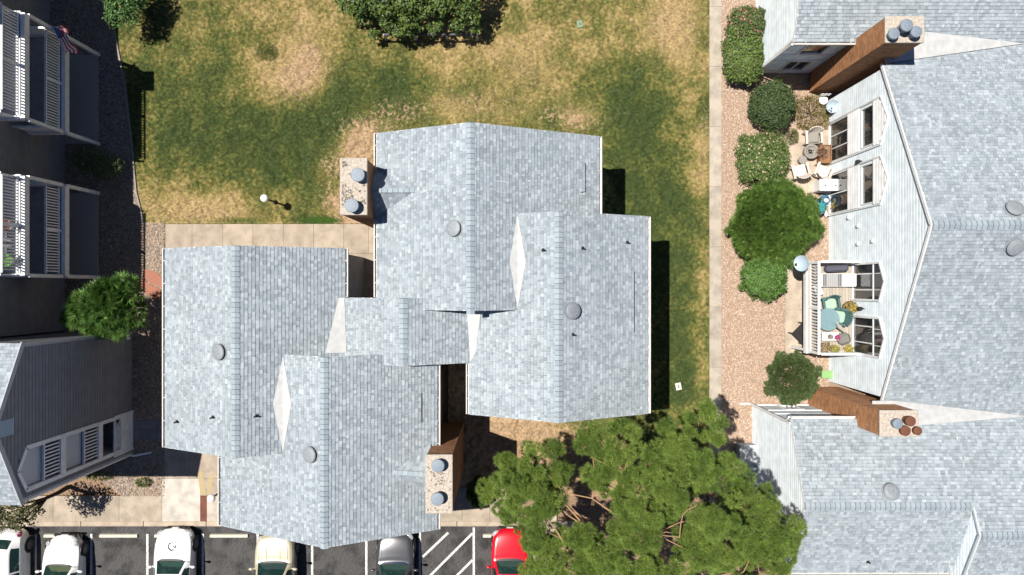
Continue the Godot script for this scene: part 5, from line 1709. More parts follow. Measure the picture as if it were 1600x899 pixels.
func build_cars() -> void:
	var white := mat("car_white", Color(0.74, 0.75, 0.75), 0.25, 0, {coat = 1.0})
	var cream := mat("car_cream", Color(0.56, 0.51, 0.37), 0.3, 0.25, {coat = 1.0})
	var dark := mat("car_dark", Color(0.11, 0.113, 0.122), 0.22, 0.6, {coat = 1.0})
	var redp := mat("car_red", Color(0.5, 0.004, 0.016), 0.25, 0, {coat = 1.0})
	var y := -0.12
	car("white_hatchback", "white hatchback reversed into its bay beside the round white car", "hatch", Vector3(-24.3, y, 11.62 + 4.3), PI, 1.78, white, {no_plate = true})
	car("white_coupe", "small rounded white car with round headlights", "round", Vector3(-21.6, y, 11.95), 0.0, 1.8, white, {round_lamps = true, dash = mat("dash_pale", Color(0.42, 0.46, 0.2), 0.7)})
	var c3 := car("white_sedan", "white car with a dark hexagon emblem on its bonnet", "sedan", Vector3(-16.25, y, 11.6), 0.0, 1.82, white, {dash = mat("dash_green", Color(0.1, 0.2, 0.16), 0.7)})
	# the emblem printed on the bonnet: an open hexagon with a small hooked stroke
	var em := MB.new()
	var pts := [[0.03, -0.2], [-0.14, -0.17], [-0.18, 0.02], [-0.02, 0.17], [0.08, 0.1]]
	var K: Array = car_keys("sedan").k
	var bon := func(x: float, z: float) -> Vector3:
		var s := car_at(K, z / 4.6)
		return Vector3(x, s[4] + 0.003 - 0.02 * x * x, z)
	for i in pts.size() - 1: em.bar(bon.call(pts[i][0], 0.80 + pts[i][1]), bon.call(pts[i + 1][0], 0.80 + pts[i + 1][1]), 0.065, 0.03)
	for q in [[[0.06, -0.02], [0.15, 0.0]], [[0.19, -0.1], [0.15, 0.06]], [[0.06, -0.02], [0.09, 0.02]]]: em.bar(bon.call(q[0][0], 0.80 + q[0][1]), bon.call(q[1][0], 0.80 + q[1][1]), 0.055, 0.03)
	put(em, "emblem", mats.plastic, c3, false)
	car("cream_suv", "cream car with creased bonnet under the tapering roof edge", "suv", Vector3(-11.35, y, 11.8), 0.0, 1.86, cream, {creases = [0.42, 0.88], dash = mat("dash_blue", Color(0.09, 0.13, 0.15), 0.6)})
	car("dark_sedan", "dark metallic car beside the hatched bay", "sedan", Vector3(-5.62, y, 11.75), 0.0, 1.82, dark, {cowl = mats.chrome, dash = mat("dash_green2", Color(0.1, 0.16, 0.12), 0.7)})
	car("red_car", "bright red car half hidden beneath the pine", "sedan", Vector3(-0.1, y, 11.6), 0.0, 1.8, redp, {})
# ------------------------------------------------------------------ trees and shrubs
func pine() -> void:
	var base := Vector3(6.1, 0, 11.4)
	var t := thing("pine_tree", "big spreading pine with orange limbs over the red car and pale wing", "tree", base)
	var tr := MB.new()
	var tp := [base + Vector3(0, -0.1, 0), base + Vector3(0.1, 1.5, 0.05), base + Vector3(-0.05, 3.5, -0.1), base + Vector3(0.15, 5.5, 0.0), base + Vector3(0.3, 7.5, -0.2), base + Vector3(0.35, 9.2, -0.1)]
	tr.tube(tp, [0.34, 0.27, 0.23, 0.19, 0.13, 0.05], 12)
	put(tr, "trunk", mats.pine_bark, t)
	# [px, py, r px, height]
	var cl := [[807, 718, 27, 6.2], [793, 750, 30, 6.0], [857, 736, 36, 6.8], [829, 779, 40, 7.0], [793, 797, 22, 5.8], [838, 826, 30, 6.4], [852, 864, 36, 6.6], [840, 890, 26, 6.0], [928, 698, 27, 7.2], [967, 690, 30, 7.4], [946, 718, 24, 7.0], [1052, 690, 34, 7.8], [1095, 651, 26, 7.2], [1116, 678, 22, 7.0], [1070, 722, 36, 8.2], [1017, 722, 32, 7.9], [971, 768, 36, 8.3], [1005, 790, 38, 8.8], [1059, 764, 36, 8.8], [1141, 757, 38, 7.6], [1104, 742, 26, 7.9], [1116, 800, 40, 8.6], [1176, 800, 40, 7.4], [1212, 825, 34, 7.0], [1228, 864, 28, 6.8], [1183, 857, 40, 7.7], [1137, 850, 40, 8.4], [1090, 864, 34, 9.0], [1010, 835, 36, 9.2], [955, 856, 34, 8.2], [905, 842, 26, 6.8], [932, 892, 36, 7.4], [1052, 905, 32, 9.4], [1148, 900, 36, 7.8], [1201, 895, 32, 7.2], [888, 884, 30, 6.6], [985, 880, 30, 8.8], [765, 768, 16, 5.0], [1010, 940, 40, 9.0], [1080, 960, 42, 8.8], [1150, 960, 40, 7.8], [930, 960, 40, 7.6], [860, 940, 36, 6.6], [1010, 1010, 46, 7.8], [1090, 1020, 40, 7.6], [818, 748, 30, 6.6], [852, 772, 26, 6.4], [940, 740, 24, 7.0], [1035, 810, 30, 8.6], [1080, 830, 30, 8.6], [975, 820, 26, 8.0]]
	var xs := []
	var cs := []
	var limb := MB.new()
	var twig := MB.new()
	# main limbs sweep up and out; each clump hangs on the limb that points its way
	var mains := []
	for k in 6:
		var an := TAU * k / 6 + rng.randf_range(-0.2, 0.2)
		var y0 := rng.randf_range(3.0, 7.6)
		var reach := 3.4 if y0 < 6 else 2.2
		var a := Vector3(base.x + 0.1, y0, base.z)
		var e := a + Vector3(cos(an) * reach, rng.randf_range(0.6, 1.5), sin(an) * reach)
		var m1 := a.lerp(e, 0.33) + rv() * 0.18
		var m2 := a.lerp(e, 0.66) + rv() * 0.22
		var th := rng.randf_range(0.05, 0.075)
		limb.tube([a, m1, m2, e], [th, th * 0.85, th * 0.7, th * 0.45], 8, false)
		mains.append([m1, m2, e])
	# the bare orange boughs that show through the gaps
	for q in [[[1040, 900, 7.2], [990, 830, 7.0], [955, 800, 6.9], [925, 779, 6.8], [880, 770, 6.7], 0.07], [[960, 860, 6.6], [930, 838, 6.5], [905, 805, 6.5], [885, 786, 6.5], [878, 768, 6.6], 0.045], [[1015, 770, 7.3], [985, 742, 7.6], [965, 728, 7.7], [950, 708, 7.8], [940, 692, 7.8], 0.04], [[1000, 760, 7.3], [975, 735, 7.7], [955, 727, 7.7], [938, 722, 7.7], [925, 715, 7.7], 0.03], [[1062, 840, 9.0], [1064, 818, 9.4], [1067, 806, 9.6], [1074, 797, 9.7], [1088, 791, 9.7], 0.035]]:
		var pts := []
		var rd := []
		for k in 5:
			pts.append(gp(q[k][0], q[k][1], q[k][2])); rd.append(q[5] * (0.8 - 0.13 * k))
		limb.tube(pts, rd, 8, false)
		mains.append(pts)
	for q in cl:
		var c := gp(q[0], q[1], q[3])
		var r: float = q[2] * (1.0 - q[3] / H) / S
		var from := Vector3(base.x + 0.25, clampf(c.y - 0.8, 3.0, 8.6), base.z)
		for m in mains:
			for p in m:
				if p.y < c.y - 0.1 and p.distance_to(c) < from.distance_to(c): from = p
		var dist := from.distance_to(c)
		var k1 := from.lerp(c, 0.4) + rv() * 0.15
		var k2 := from.lerp(c, 0.75) + Vector3(0, 0.05, 0) + rv() * 0.12
		var th := 0.016 + 0.006 * dist
		limb.tube([from, k1, k2, c - Vector3(0, 0.15, 0)], [th, th * 0.8, th * 0.6, th * 0.25], 6, false)
		c.y += rng.randf_range(-0.7, 0.5)
		r = maxf(0.3, r - 0.04)
		var subs := maxi(7, int(r * r * 24))
		for s in subs:
			var an := rng.randf() * TAU
			var rad := sqrt(rng.randf()) * r
			var dome := 0.75 * r * sqrt(maxf(0.0, 1.0 - rad * rad / (r * r)))
			var sc := c + Vector3(cos(an) * rad, dome - 0.35 * r + rng.randf_range(-0.1, 0.1), sin(an) * rad)
			if s % 4 == 3: sc = c + Vector3(cos(an) * rad * 1.1, -0.8 * r - rng.randf() * 0.6, sin(an) * rad * 1.1)      # under-storey of the clump
			var sr := rng.randf_range(0.2, 0.36)
			if s % 5 == 0: twig.tube([k2.lerp(c, 0.5) - Vector3(0, 0.15, 0), k2.lerp(sc, 0.7) - Vector3(0, 0.2, 0) + rv() * 0.06, sc - Vector3(0, 0.12, 0)], [0.018, 0.012, 0.005], 5, false)
			var hue := rng.randf()
			for n in int(52 * sr / 0.3):
				var d := rv()
				if d.y < -0.2: d.y *= -0.6
				var p := sc + d * Vector3(sr, sr * 0.85, sr) * rng.randf_range(0.6, 1.0)
				var sz := rng.randf_range(0.12, 0.22)
				xs.append(Transform3D(grow((d + Vector3(0, 0.55, 0) + rv() * 0.25).normalized(), rng.randf() * TAU).scaled(Vector3(sz, sz, sz)), p))
				cs.append(Color(0.085, 0.155, 0.024).lerp(Color(0.25, 0.35, 0.07), clampf(hue * 0.65 + rng.randf() * 0.35, 0, 1)) * rng.randf_range(0.7, 1.3))
	put(limb, "limbs", mats.pine_bark, t)
	put(twig, "twigs", mats.pine_bark, t)
	scatter(t, "crown", "tuft", mats.needle, xs, cs)
# broad-leaved tree with clumped crown
func tree(called: String, label: String, base: Vector3, clumps: Array, leaf: float, per: float, ca: Color, cb: Color, kind := "leaf", r0 := 0.12) -> void:
	var t := thing(called, label, "tree", base)
	var lowest := 99.0
	for c in clumps: lowest = minf(lowest, (c[0] as Vector3).y)
	var fork := base + Vector3(0.05, maxf(0.4, lowest * 0.55), 0.03)
	var tr := MB.new()
	tr.tube([base - Vector3(0, 0.05, 0), base.lerp(fork, 0.5) + Vector3(0.04, 0, 0.02), fork], [r0, r0 * 0.8, r0 * 0.65], 9)
	put(tr, "trunk", mats.bark, t)
	var lm := MB.new()
	var xs := []
	var cs := []
	for c in clumps:
		var p: Vector3 = c[0]
		var r: float = c[1]
		lm.tube([fork - Vector3(0, 0.1, 0), fork.lerp(p, 0.55) + rv() * 0.1, p], [r0 * 0.5, r0 * 0.3, r0 * 0.1], 6, false)
		for n in int(per * r * r):
			var d := rv()
			if d.y < -0.3: d.y *= -0.5
			var q := p + d * Vector3(r, r * 0.75, r) * (1.0 - 0.5 * rng.randf() * rng.randf()) * rng.randf_range(0.8, 1.1)
			var sz := leaf * rng.randf_range(0.6, 1.3)
			var bs := look((d + Vector3(0, 0.8, 0) + rv() * 0.7).normalized(), rng.randf() * TAU) if kind == "leaf" else grow((d + rv() * 0.5 + Vector3(0, 0.2, 0)).normalized(), rng.randf() * TAU)
			xs.append(Transform3D(bs.scaled(Vector3(sz, sz, sz)), q))
			cs.append(ca.lerp(cb, rng.randf()) * rng.randf_range(0.75, 1.25))
	put(lm, "limbs", mats.bark, t)
	scatter(t, "crown", kind, mats.leaf, xs, cs)
func clump_px(a: Array) -> Array:          # [px, py, height, r px]
	var r := []
	for q in a: r.append([gp(q[0], q[1], q[2]), q[3] * (1.0 - q[2] / H) / S])
	return r
func build_plants() -> void:
	pine()
	# tree at the top of the lawn
	tree("lawn_tree", "dark leafy tree over a low rail at the far side of the lawn", gp(668, 8), clump_px([[545, 6, 1.5, 18], [570, 24, 1.3, 16], [600, 6, 2.0, 24], [606, 34, 1.5, 15], [640, -5, 2.4, 26], [636, 30, 1.8, 14], [665, 8, 2.2, 20], [655, 40, 1.4, 8], [690, 16, 1.8, 13], [700, -12, 2.4, 26], [722, 10, 2.0, 20], [738, 26, 1.7, 13], [735, -8, 2.2, 20], [590, -25, 2.2, 36], [660, -45, 2.8, 45], [720, -40, 2.4, 40], [535, -12, 1.6, 20], [584, 54, 0.9, 9], [622, 12, 1.7, 14], [655, 20, 1.9, 11], [622, 46, 1.3, 13], [680, 40, 1.5, 13], [715, 38, 1.5, 13], [640, 50, 1.1, 8], [742, 44, 1.2, 8], [560, 2, 2.0, 20], [690, 0, 2.3, 22]]), 0.17, 1000, Color(0.035, 0.07, 0.016), Color(0.13, 0.2, 0.035))
	tree("corner_tree", "small leafy tree at the corner of the grey wall between block and townhouse", gp(222, 476), clump_px([[165, 478, 3.3, 34], [135, 480, 3.2, 24], [190, 462, 3.2, 28], [205, 488, 2.8, 24], [150, 500, 3.0, 24], [185, 502, 3.0, 24], [120, 492, 3.1, 16], [160, 458, 3.4, 20], [108, 497, 3.0, 10], [200, 450, 2.9, 16], [170, 512, 2.8, 16]]), 0.36, 330, Color(0.045, 0.11, 0.022), Color(0.13, 0.24, 0.05), "spray")
	tree("patio_tree", "small tree by the upper corner of the lawn casting a round shadow", gp(222, 12), clump_px([[190, 6, 1.9, 28], [200, 26, 1.7, 18], [180, 26, 1.8, 18], [212, 0, 1.6, 20], [205, -15, 1.8, 30], [180, -20, 2.2, 30]]), 0.14, 900, Color(0.04, 0.1, 0.02), Color(0.09, 0.19, 0.04))
	tree("street_tree", "sparse dark leaved tree beside the street walk by the grey roof", gp(105, 762), clump_px([[18, 800, 3.8, 24], [42, 795, 3.6, 16], [30, 818, 3.6, 14], [5, 815, 3.8, 18], [48, 812, 3.3, 10], [60, 800, 3.2, 8], [-15, 800, 4.0, 26]]), 0.13, 800, Color(0.05, 0.06, 0.018), Color(0.1, 0.11, 0.035))
	# hedges and shrubs along the pale townhouse
	var G := "shrubs in the gravel bed"
	var hb := Color(0.045, 0.075, 0.02)
	shrub("hedge", "tall clipped hedge with a few pink blossoms beside the north wing", "hedge", 1160, 90, Vector3(0.92, 0.75, 1.25), 0.7, 8000, 0.11, "leaf", hb, Color(0.17, 0.25, 0.05), {pw = 3.6, group = G, lump = 0.3})
	shrub("hedge", "leafy rose bush with coral blossoms north of the clipped hedge", "hedge", 1165, 40, Vector3(0.86, 0.8, 0.85), 0.75, 5000, 0.11, "leaf", hb, Color(0.13, 0.19, 0.05), {pw = 2.6, lump = 0.4, group = G, fc = Color(0.6, 0.22, 0.2), fl = 0.10})
	shrub("round_shrub", "dark green dome shaped shrub beside the brick chimney foot", "shrub", 1206, 166, Vector3(1.15, 0.95, 1.22), 0.75, 9000, 0.1, "leaf", Color(0.03, 0.06, 0.018), Color(0.075, 0.12, 0.035), {lump = 0.3, deep = 0.35, group = G})
	shrub("rose_bush", "squarish rose bush dotted with pale pink blooms beside the patio", "shrub", 1190, 250, Vector3(1.18, 0.7, 1.18), 0.6, 8500, 0.105, "leaf", Color(0.05, 0.095, 0.022), Color(0.15, 0.22, 0.05), {pw = 3.0, lump = 0.4, group = G, fc = Color(0.66, 0.45, 0.36), fl = 0.09})
	shrub("box_shrub", "tiny round shrub at the corner of the rose bush", "shrub", 1162, 218, Vector3(0.3, 0.3, 0.3), 0.28, 420, 0.06, "leaf", Color(0.05, 0.1, 0.02), Color(0.1, 0.16, 0.04), {group = G})
	shrub("juniper_shrub", "largest bright green feathery shrub by the gravel patio end", "shrub", 1209, 349, Vector3(1.98, 1.1, 1.82), 0.9, 12000, 0.25, "spray", Color(0.06, 0.125, 0.022), Color(0.165, 0.265, 0.055), {lump = 0.4, deep = 0.35, group = G})
	shrub("juniper_shrub", "small rounded green shrub below the satellite dish and deck", "shrub", 1193, 434, Vector3(1.1, 0.8, 1.05), 0.65, 5000, 0.13, "leaf", Color(0.055, 0.13, 0.02), Color(0.11, 0.21, 0.04), {lump = 0.4, deep = 0.35, group = G})
	shrub("sage_shrub", "dull grey green shrub beside the lime mat and brick chimney", "shrub", 1236, 591, Vector3(1.25, 0.8, 1.12), 0.6, 9000, 0.13, "spray", Color(0.06, 0.1, 0.035), Color(0.12, 0.17, 0.06), {lump = 0.4, deep = 0.35, group = G})
	shrub("dry_groundcover", "straw coloured ground cover beside the chimney foot", "plant", 1268, 178, Vector3(0.8, 0.25, 0.85), 0.1, 1800, 0.09, "spray", Color(0.3, 0.24, 0.09), Color(0.2, 0.22, 0.07), {pw = 3.0})
	shrub("patio_plant", "small grey green tuft on the patio corner", "plant", 1238, 213, Vector3(0.28, 0.25, 0.34), 0.2, 320, 0.1, "spray", Color(0.2, 0.22, 0.1), Color(0.3, 0.3, 0.15))
	shrub("dwarf_pine", "small pine shrub in the shade of the south chimney", "shrub", 750, 768, Vector3(0.6, 0.7, 0.7), 0.7, 900, 0.18, "spray", Color(0.05, 0.09, 0.02), Color(0.1, 0.16, 0.04))
	for q in [[140, 250, "shaded shrub close to the wall between the balcony stacks"], [168, 262, "shaded shrub with white blossoms out in the gravel between the balcony stacks"]]:
		shrub("wall_shrub", q[2], "shrub", q[0], q[1], Vector3(0.9, 0.7, 0.7), 0.5, 900, 0.1, "leaf", Color(0.06, 0.1, 0.025), Color(0.12, 0.17, 0.05), {group = "shrubs between the balconies", lump = 0.4, fc = Color(0.6, 0.6, 0.5), fl = 0.02})
	# low rail under the lawn tree
	var rl := thing("low_rail", "low grey timber rail under the dark lawn tree", "rail", gp(672, 55))
	var rm := MB.new()
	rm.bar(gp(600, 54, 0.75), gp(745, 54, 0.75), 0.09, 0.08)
	put(rm, "top_rail", mat("shaded_rail", Color(0.09, 0.09, 0.095), 0.9), rl)  # top rail colour darkened for the shade under the tree
	for x in [600, 648, 697, 745]:
		var pm := MB.new()
		var p := gp(x, 54, 0.75)
		pm.box(Vector3(p.x, 0.36, p.z), Vector3(0.09, 0.72, 0.09))
		put(pm, "post", mats.trim_grey, rl)

# ------------------------------------------------------------------ small things
func lamp(label: String, px: float, py: float, h: float) -> void:
	var p := gp(px, py, h)
	var t := thing("lamp_post", label, "lamp", Vector3(p.x, 0, p.z), "globe lamps")
	var m := MB.new()
	m.lathe(Vector3(0, 0, 0), [[0.11, 0.0], [0.11, 0.05], [0.06, 0.09], [0.045, 0.14], [0.04, h - 0.3], [0.07, h - 0.26], [0.09, h - 0.18], [0.0, h - 0.17]], 14)
	put(m, "post", mats.black_metal, t, false)
	var g := MB.new()
	g.ell(Vector3(0, h, 0), Vector3(0.185, 0.185, 0.185), 24, 14)
	put(g, "globe", mats.globe, t, false)
func sat_dish(label: String, at: Vector3, face: Vector3, r: float, mast: Vector3) -> void:
	var t := thing("satellite_dish", label, "satellite dish", at, "satellite dishes")
	var bs := grow(face.normalized(), 0.0)
	var d := MB.new()
	var c := mast
	d.lathe(c, [[0.0, 0.0], [r * 0.5, 0.03], [r * 0.85, 0.085], [r, 0.12], [r * 0.99, 0.135], [r * 0.84, 0.1], [r * 0.5, 0.045], [0.0, 0.014]], 28, bs)
	put(d, "reflector", mats.dish, t, false)
	var a := MB.new()
	a.tube([Vector3.ZERO, mast * Vector3(0.2, 0.9, 0.2), c - face.normalized() * 0.02], [0.03, 0.025, 0.025], 8)
	put(a, "mast", mats.trim_grey, t, false)
	var f := MB.new()
	var foot := c + bs * Vector3(0, 0.1, r * 0.95)
	var tip := c + bs * Vector3(0, 0.42, r * 0.25)
	f.tube([foot, tip], [0.014, 0.014], 6)
	f.box(tip, Vector3(0.07, 0.1, 0.07), bs, 0.01)
	put(f, "feed_arm", mats.plastic, t, false)
func armchair(called: String, label: String, at: Vector3, turn: float, m: Material, cush: Material) -> void:
	var t := thing(called, label, "chair", at, "", turn)
	if called != "deck_chair" and called != "balcony_chair": t.scale = Vector3(1.06, 1.0, 1.06)
	var s := MB.new()
	s.box(Vector3(0, 0.34, 0), Vector3(0.62, 0.1, 0.6), Basis(), 0.03)
	put(s, "seat", m, t, false)
	var b := MB.new()
	for i in 7:
		var a := (i - 3) * 0.2
		b.box(Vector3(sin(a) * 0.42, 0.62, 0.3 - (1.0 - cos(a)) * 0.5), Vector3(0.085, 0.62, 0.05), Basis(Vector3.UP, a) * Basis(Vector3.RIGHT, 0.28), 0.012)
	put(b, "backrest", m, t, false)
	for sx in [-0.34, 0.34]:
		var ar := MB.new()
		ar.box(Vector3(sx, 0.58, -0.02), Vector3(0.11, 0.05, 0.62), Basis(), 0.02)
		put(ar, "armrest", m, t, false)
		for sz in [-0.26, 0.24]:
			var l := MB.new()
			l.box(Vector3(sx, 0.28, sz), Vector3(0.06, 0.56, 0.06))
			put(l, "leg", m, t, false)
	if cush != null:
		var c := MB.new()
		c.box(Vector3(0, 0.44, -0.02), Vector3(0.52, 0.11, 0.5), Basis(), 0.04)
		put(c, "cushion", cush, t, false)
func pot(called: String, label: String, at: Vector3, r: float, h: float, m: Material, ca: Color, cb: Color, fr := 1.3, fc := Color(0, 0, 0), fl := 0.0) -> void:
	var t := thing(called, label, "potted plant", at)
	var p := MB.new()
	p.lathe(Vector3.ZERO, [[r * 0.7, 0.0], [r * 0.95, h * 0.85], [r * 1.05, h * 0.87], [r * 1.05, h], [r * 0.9, h], [r * 0.88, h * 0.86], [0, h * 0.85]], 20)
	put(p, "pot", m, t, false)
	leafy(t, "foliage", at + Vector3(0, h + r * 0.5, 0), Vector3(r * fr, r * 0.8, r * fr), 160, r * 0.55, "leaf", ca, cb, 0.4, 0.6, 2.0, fc, fl)
func build_small() -> void:
	lamp("white globe lamp on a short post standing in the lawn", 413, 310, 1.6)
	lamp("white globe lamp by the drain channel of the street walk", 330, 779, 1.6)
	for q in [[906, 38, "green irrigation valve box lid in the dry lawn", "utility_green"], [1060, 604, "pale irrigation valve box lid in the green strip", "wicker_white"]]:
		var p := gp(q[0], q[1])
		var t := thing("valve_box", q[2], "valve box", p)
		var m := MB.new()
		m.box(Vector3(0, 0.03, 0), Vector3(0.28, 0.07, 0.36), Basis(Vector3.UP, 0.2), 0.015)
		put(m, "lid", mats[q[3]], t, false)
		var h := MB.new()
		h.box(Vector3(0, 0.068, 0), Vector3(0.05, 0.012, 0.12), Basis(Vector3.UP, 0.2))
		put(h, "handle", mats.plastic, t, false)
	# utility enclosure against the south wing
	var ub := gp(1162, 716)
	var ut := thing("utility_cabinet", "flat topped grey utility cabinet against the pale south wing", "cabinet", ub)
	var um := MB.new()
	um.box(Vector3(0.06, 0.32, 0), Vector3(0.84, 0.64, 1.5), Basis(), 0.02)
	put(um, "body", mats.trim_grey, ut, false)
	var ul := MB.new()
	ul.box(Vector3(0.06, 0.66, 0), Vector3(0.9, 0.05, 1.56), Basis(), 0.015)
	put(ul, "lid", mats.trim_grey, ut, false)
	# flag on the lower balcony
	var ft := thing("flag", "striped flag hanging limp from a short pole on the lower balcony", "flag", gp(90, 60, 3.6))
	var fp := MB.new()
	var fa := gp(79, 40, 3.9)
	var fb := gp(103, 84, 3.5)
	fp.tube([gp(72, 40, 3.8), fa, fb], [0.02, 0.02, 0.02], 6)
	put(fp, "pole", mats.trim, ft)
	var fm := MB.new()
	var nseg := 14
	for i in nseg:
		for j in 7:
			var u0 := float(i) / nseg
			var u1 := float(i + 1) / nseg
			var v0 := j / 7.0
			var v1 := (j + 1) / 7.0
			var fpnt := func(u: float, v: float) -> Vector3:
				return fa.lerp(fb, u) + Vector3(0.34 * v - 0.02, -0.5 * v * (0.6 + 0.4 * sin(u * 9.0)), -0.16 * v + 0.06 * sin(u * 17.0 + v * 3.0))
			if u0 < 0.4 and v0 < 0.55: fm.col = Color(0.03, 0.04, 0.13) if (i + j) % 2 == 0 else Color(0.12, 0.13, 0.24)
			else: fm.col = Color(0.42, 0.04, 0.06) if j % 2 == 0 else Color(0.62, 0.58, 0.56)
			fm.quad(fpnt.call(u0, v0), fpnt.call(u1, v0), fpnt.call(u1, v1), fpnt.call(u0, v1))
	put(fm, "cloth", mats.flag, ft)
	# upper balcony pots
	pot("flower_pot", "pot of red flowers on the upper balcony", Vector3(-20.62, 5.46, -2.55), 0.17, 0.3, mats.white_paint, Color(0.4, 0.02, 0.04), Color(0.05, 0.1, 0.03), 1.5)
	pot("leaf_pot", "pot of bright green leaves on the upper balcony", Vector3(-20.65, 5.46, -1.1), 0.2, 0.25, mats.white_paint, Color(0.12, 0.3, 0.04), Color(0.2, 0.38, 0.08), 1.6)
	for q in [[-1.6, "nearer the leafy pot"], [-2.05, "nearer the red flowers"]]:
		armchair("balcony_chair", "white balcony chair behind the upper railing, " + q[1], Vector3(-20.95, 5.46, q[0]), -PI / 2, mats.white_paint, null)
	# patio set
	var P := func(px: float, py: float, h := 0.02) -> Vector3: return gp(px, py, h)
	armchair("wicker_chair", "tan wicker chair behind the round fire bowl", P.call(1265, 217), 3.2, mats.wicker_white, mats.stone_grey)
	armchair("white_armchair", "white armchair beside the small round stool", P.call(1245, 270), 0.25, mats.wicker_white, null)
	armchair("white_armchair", "white armchair angled towards the white cabinets", P.call(1280, 271), -0.4, mats.wicker_white, null)
	var fbp := thing("fire_bowl", "round grey stone fire bowl between the patio chairs", "fire bowl", P.call(1263, 239))
	var fbm := MB.new()
	fbm.lathe(Vector3.ZERO, [[0.26, 0], [0.34, 0.15], [0.36, 0.38], [0.35, 0.42], [0.27, 0.42], [0.2, 0.34], [0.0, 0.3]], 26)
	put(fbm, "bowl", mats.stone_grey, fbp, false)
	var fbi := MB.new()
	for i in 24: fbi.box(Vector3(rng.randf_range(-0.12, 0.12), 0.33, rng.randf_range(-0.12, 0.12)), Vector3(0.05, 0.03, 0.04), Basis(Vector3.UP, rng.randf() * TAU))
	put(fbi, "embers", mats.rubber, fbp, false)
	var st := thing("round_stool", "small round grey stool beside the white armchair", "stool", P.call(1250, 252))
	var sm := MB.new()
	sm.lathe(Vector3.ZERO, [[0.14, 0.0], [0.13, 0.3], [0.2, 0.33], [0.2, 0.38], [0.18, 0.4], [0, 0.405]], 22)
	put(sm, "seat", mats.stone_grey, st, false)
	var bx := thing("wooden_planter", "wooden planter box with dry reddish twigs by the patio door", "planter", P.call(1285, 243))
	var bm := MB.new()
	for q in [[0, 0.26, 1.0, 0.04], [0, -0.26, 1.0, 0.04]]: bm.box(Vector3(q[1], 0.22, 0), Vector3(0.04, 0.44, 0.86))
	for z in [-0.42, 0.42]: bm.box(Vector3(0, 0.22, z), Vector3(0.48, 0.44, 0.04))
	bm.box(Vector3(0, 0.38, 0.26), Vector3(0.47, 0.03, 0.3))
	put(bm, "box", mats.wood, bx, false)
	var bt := MB.new()
	bt.box(Vector3(0, 0.3, -0.1), Vector3(0.47, 0.1, 0.6))
	put(bt, "soil", mats.dirt, bx, false)
	leafy(bx, "twigs", P.call(1285, 239, 0.5), Vector3(0.22, 0.2, 0.26), 130, 0.15, "spray", Color(0.3, 0.15, 0.1), Color(0.42, 0.3, 0.22), 0.4, 0.7)
	for q in [[1289, 289, "beside the white armchair"], [1305, 289, "against the pale wall"]]:
		var ct := thing("white_cabinet", "white storage cabinet with a black knob " + q[2], "cabinet", gp(q[0], q[1], 0.9) * Vector3(1, 0, 1) + Vector3(0, 0.02, 0))
		var cm := MB.new()
		cm.box(Vector3(0, 0.44, 0), Vector3(0.46, 0.86, 0.52), Basis(), 0.015)
		put(cm, "body", mats.white_paint, ct, false)
		var cl := MB.new()
		cl.box(Vector3(0, 0.89, 0), Vector3(0.49, 0.03, 0.55), Basis(), 0.01)
		put(cl, "lid", mats.white_paint, ct, false)
		var ck := MB.new()
		ck.lathe(Vector3(0.02, 0.905, 0.03), [[0.035, 0], [0.04, 0.03], [0.0, 0.04]], 12)
		put(ck, "knob", mats.black_metal, ct, false)
	var kg := thing("kettle_grill", "teal ribbed dome grill beside the feathery shrub", "grill", gp(1270, 327))
	var km := MB.new()
	km.lathe(Vector3(0, 0.5, 0), [[0.12, 0], [0.28, 0.1], [0.33, 0.24], [0.34, 0.26]], 26)
	put(km, "bowl", mats.black_metal, kg, false)
	var kl := MB.new()
	kl.lathe(Vector3(0, 0.76, 0), [[0.35, 0], [0.32, 0.1], [0.22, 0.2], [0.08, 0.25], [0, 0.255]], 14)
	put(kl, "lid", mats.teal, kg, false)
	var kr := MB.new()
	for i in 9:
		var a := TAU * i / 9
		kr.tube([Vector3(cos(a) * 0.345, 0.78, sin(a) * 0.345), Vector3(cos(a) * 0.3, 0.9, sin(a) * 0.3), Vector3(cos(a) * 0.1, 1.01, sin(a) * 0.1)], [0.012, 0.014, 0.01], 5)
	put(kr, "ribs", mats.dish, kg, false)
	for i in 3:
		var a := TAU * i / 3 + 0.4
		var l := MB.new()
		l.tube([Vector3(cos(a) * 0.15, 0.55, sin(a) * 0.15), Vector3(cos(a) * 0.34, 0, sin(a) * 0.34)], [0.015, 0.015], 6)
		put(l, "leg", mats.black_metal, kg, false)
	var hr := thing("hose_reel", "blue coiled garden hose beside the white cabinets", "hose", gp(1289, 313))
	var hm := MB.new()
	for k in 4:
		var ring := []
		var rr := []
		for i in 21:
			var a := TAU * i / 20
			ring.append(Vector3(cos(a) * (0.24 - 0.03 * k), 0.05 + 0.05 * k + 0.01 * sin(a * 3), sin(a) * (0.24 - 0.03 * k))); rr.append(0.022)
		hm.tube(ring, rr, 6)
	hm.tube([Vector3(0.2, 0.06, 0), Vector3(0.4, 0.04, 0.12), Vector3(0.52, 0.04, 0.05), Vector3(0.46, 0.04, 0.3)], [0.022, 0.022, 0.022, 0.022], 6)
	put(hm, "coil", mats.blue, hr, false)
	var bs := MB.new()
	bs.lathe(Vector3.ZERO, [[0.3, 0], [0.32, 0.14], [0.3, 0.14], [0.28, 0.03], [0, 0.03]], 20)
	put(bs, "pot", mats.wicker_white, hr, false)
	pot("patio_pot", "straggly yellow potted plant by the patio wall", gp(1302, 323), 0.18, 0.3, mats.stone_grey, Color(0.4, 0.3, 0.08), Color(0.2, 0.22, 0.06), 1.5)
	var tl := thing("garden_tools", "pale folded garden kneeler by the blue hose", "stool", gp(1287, 333))
	var tm := MB.new()
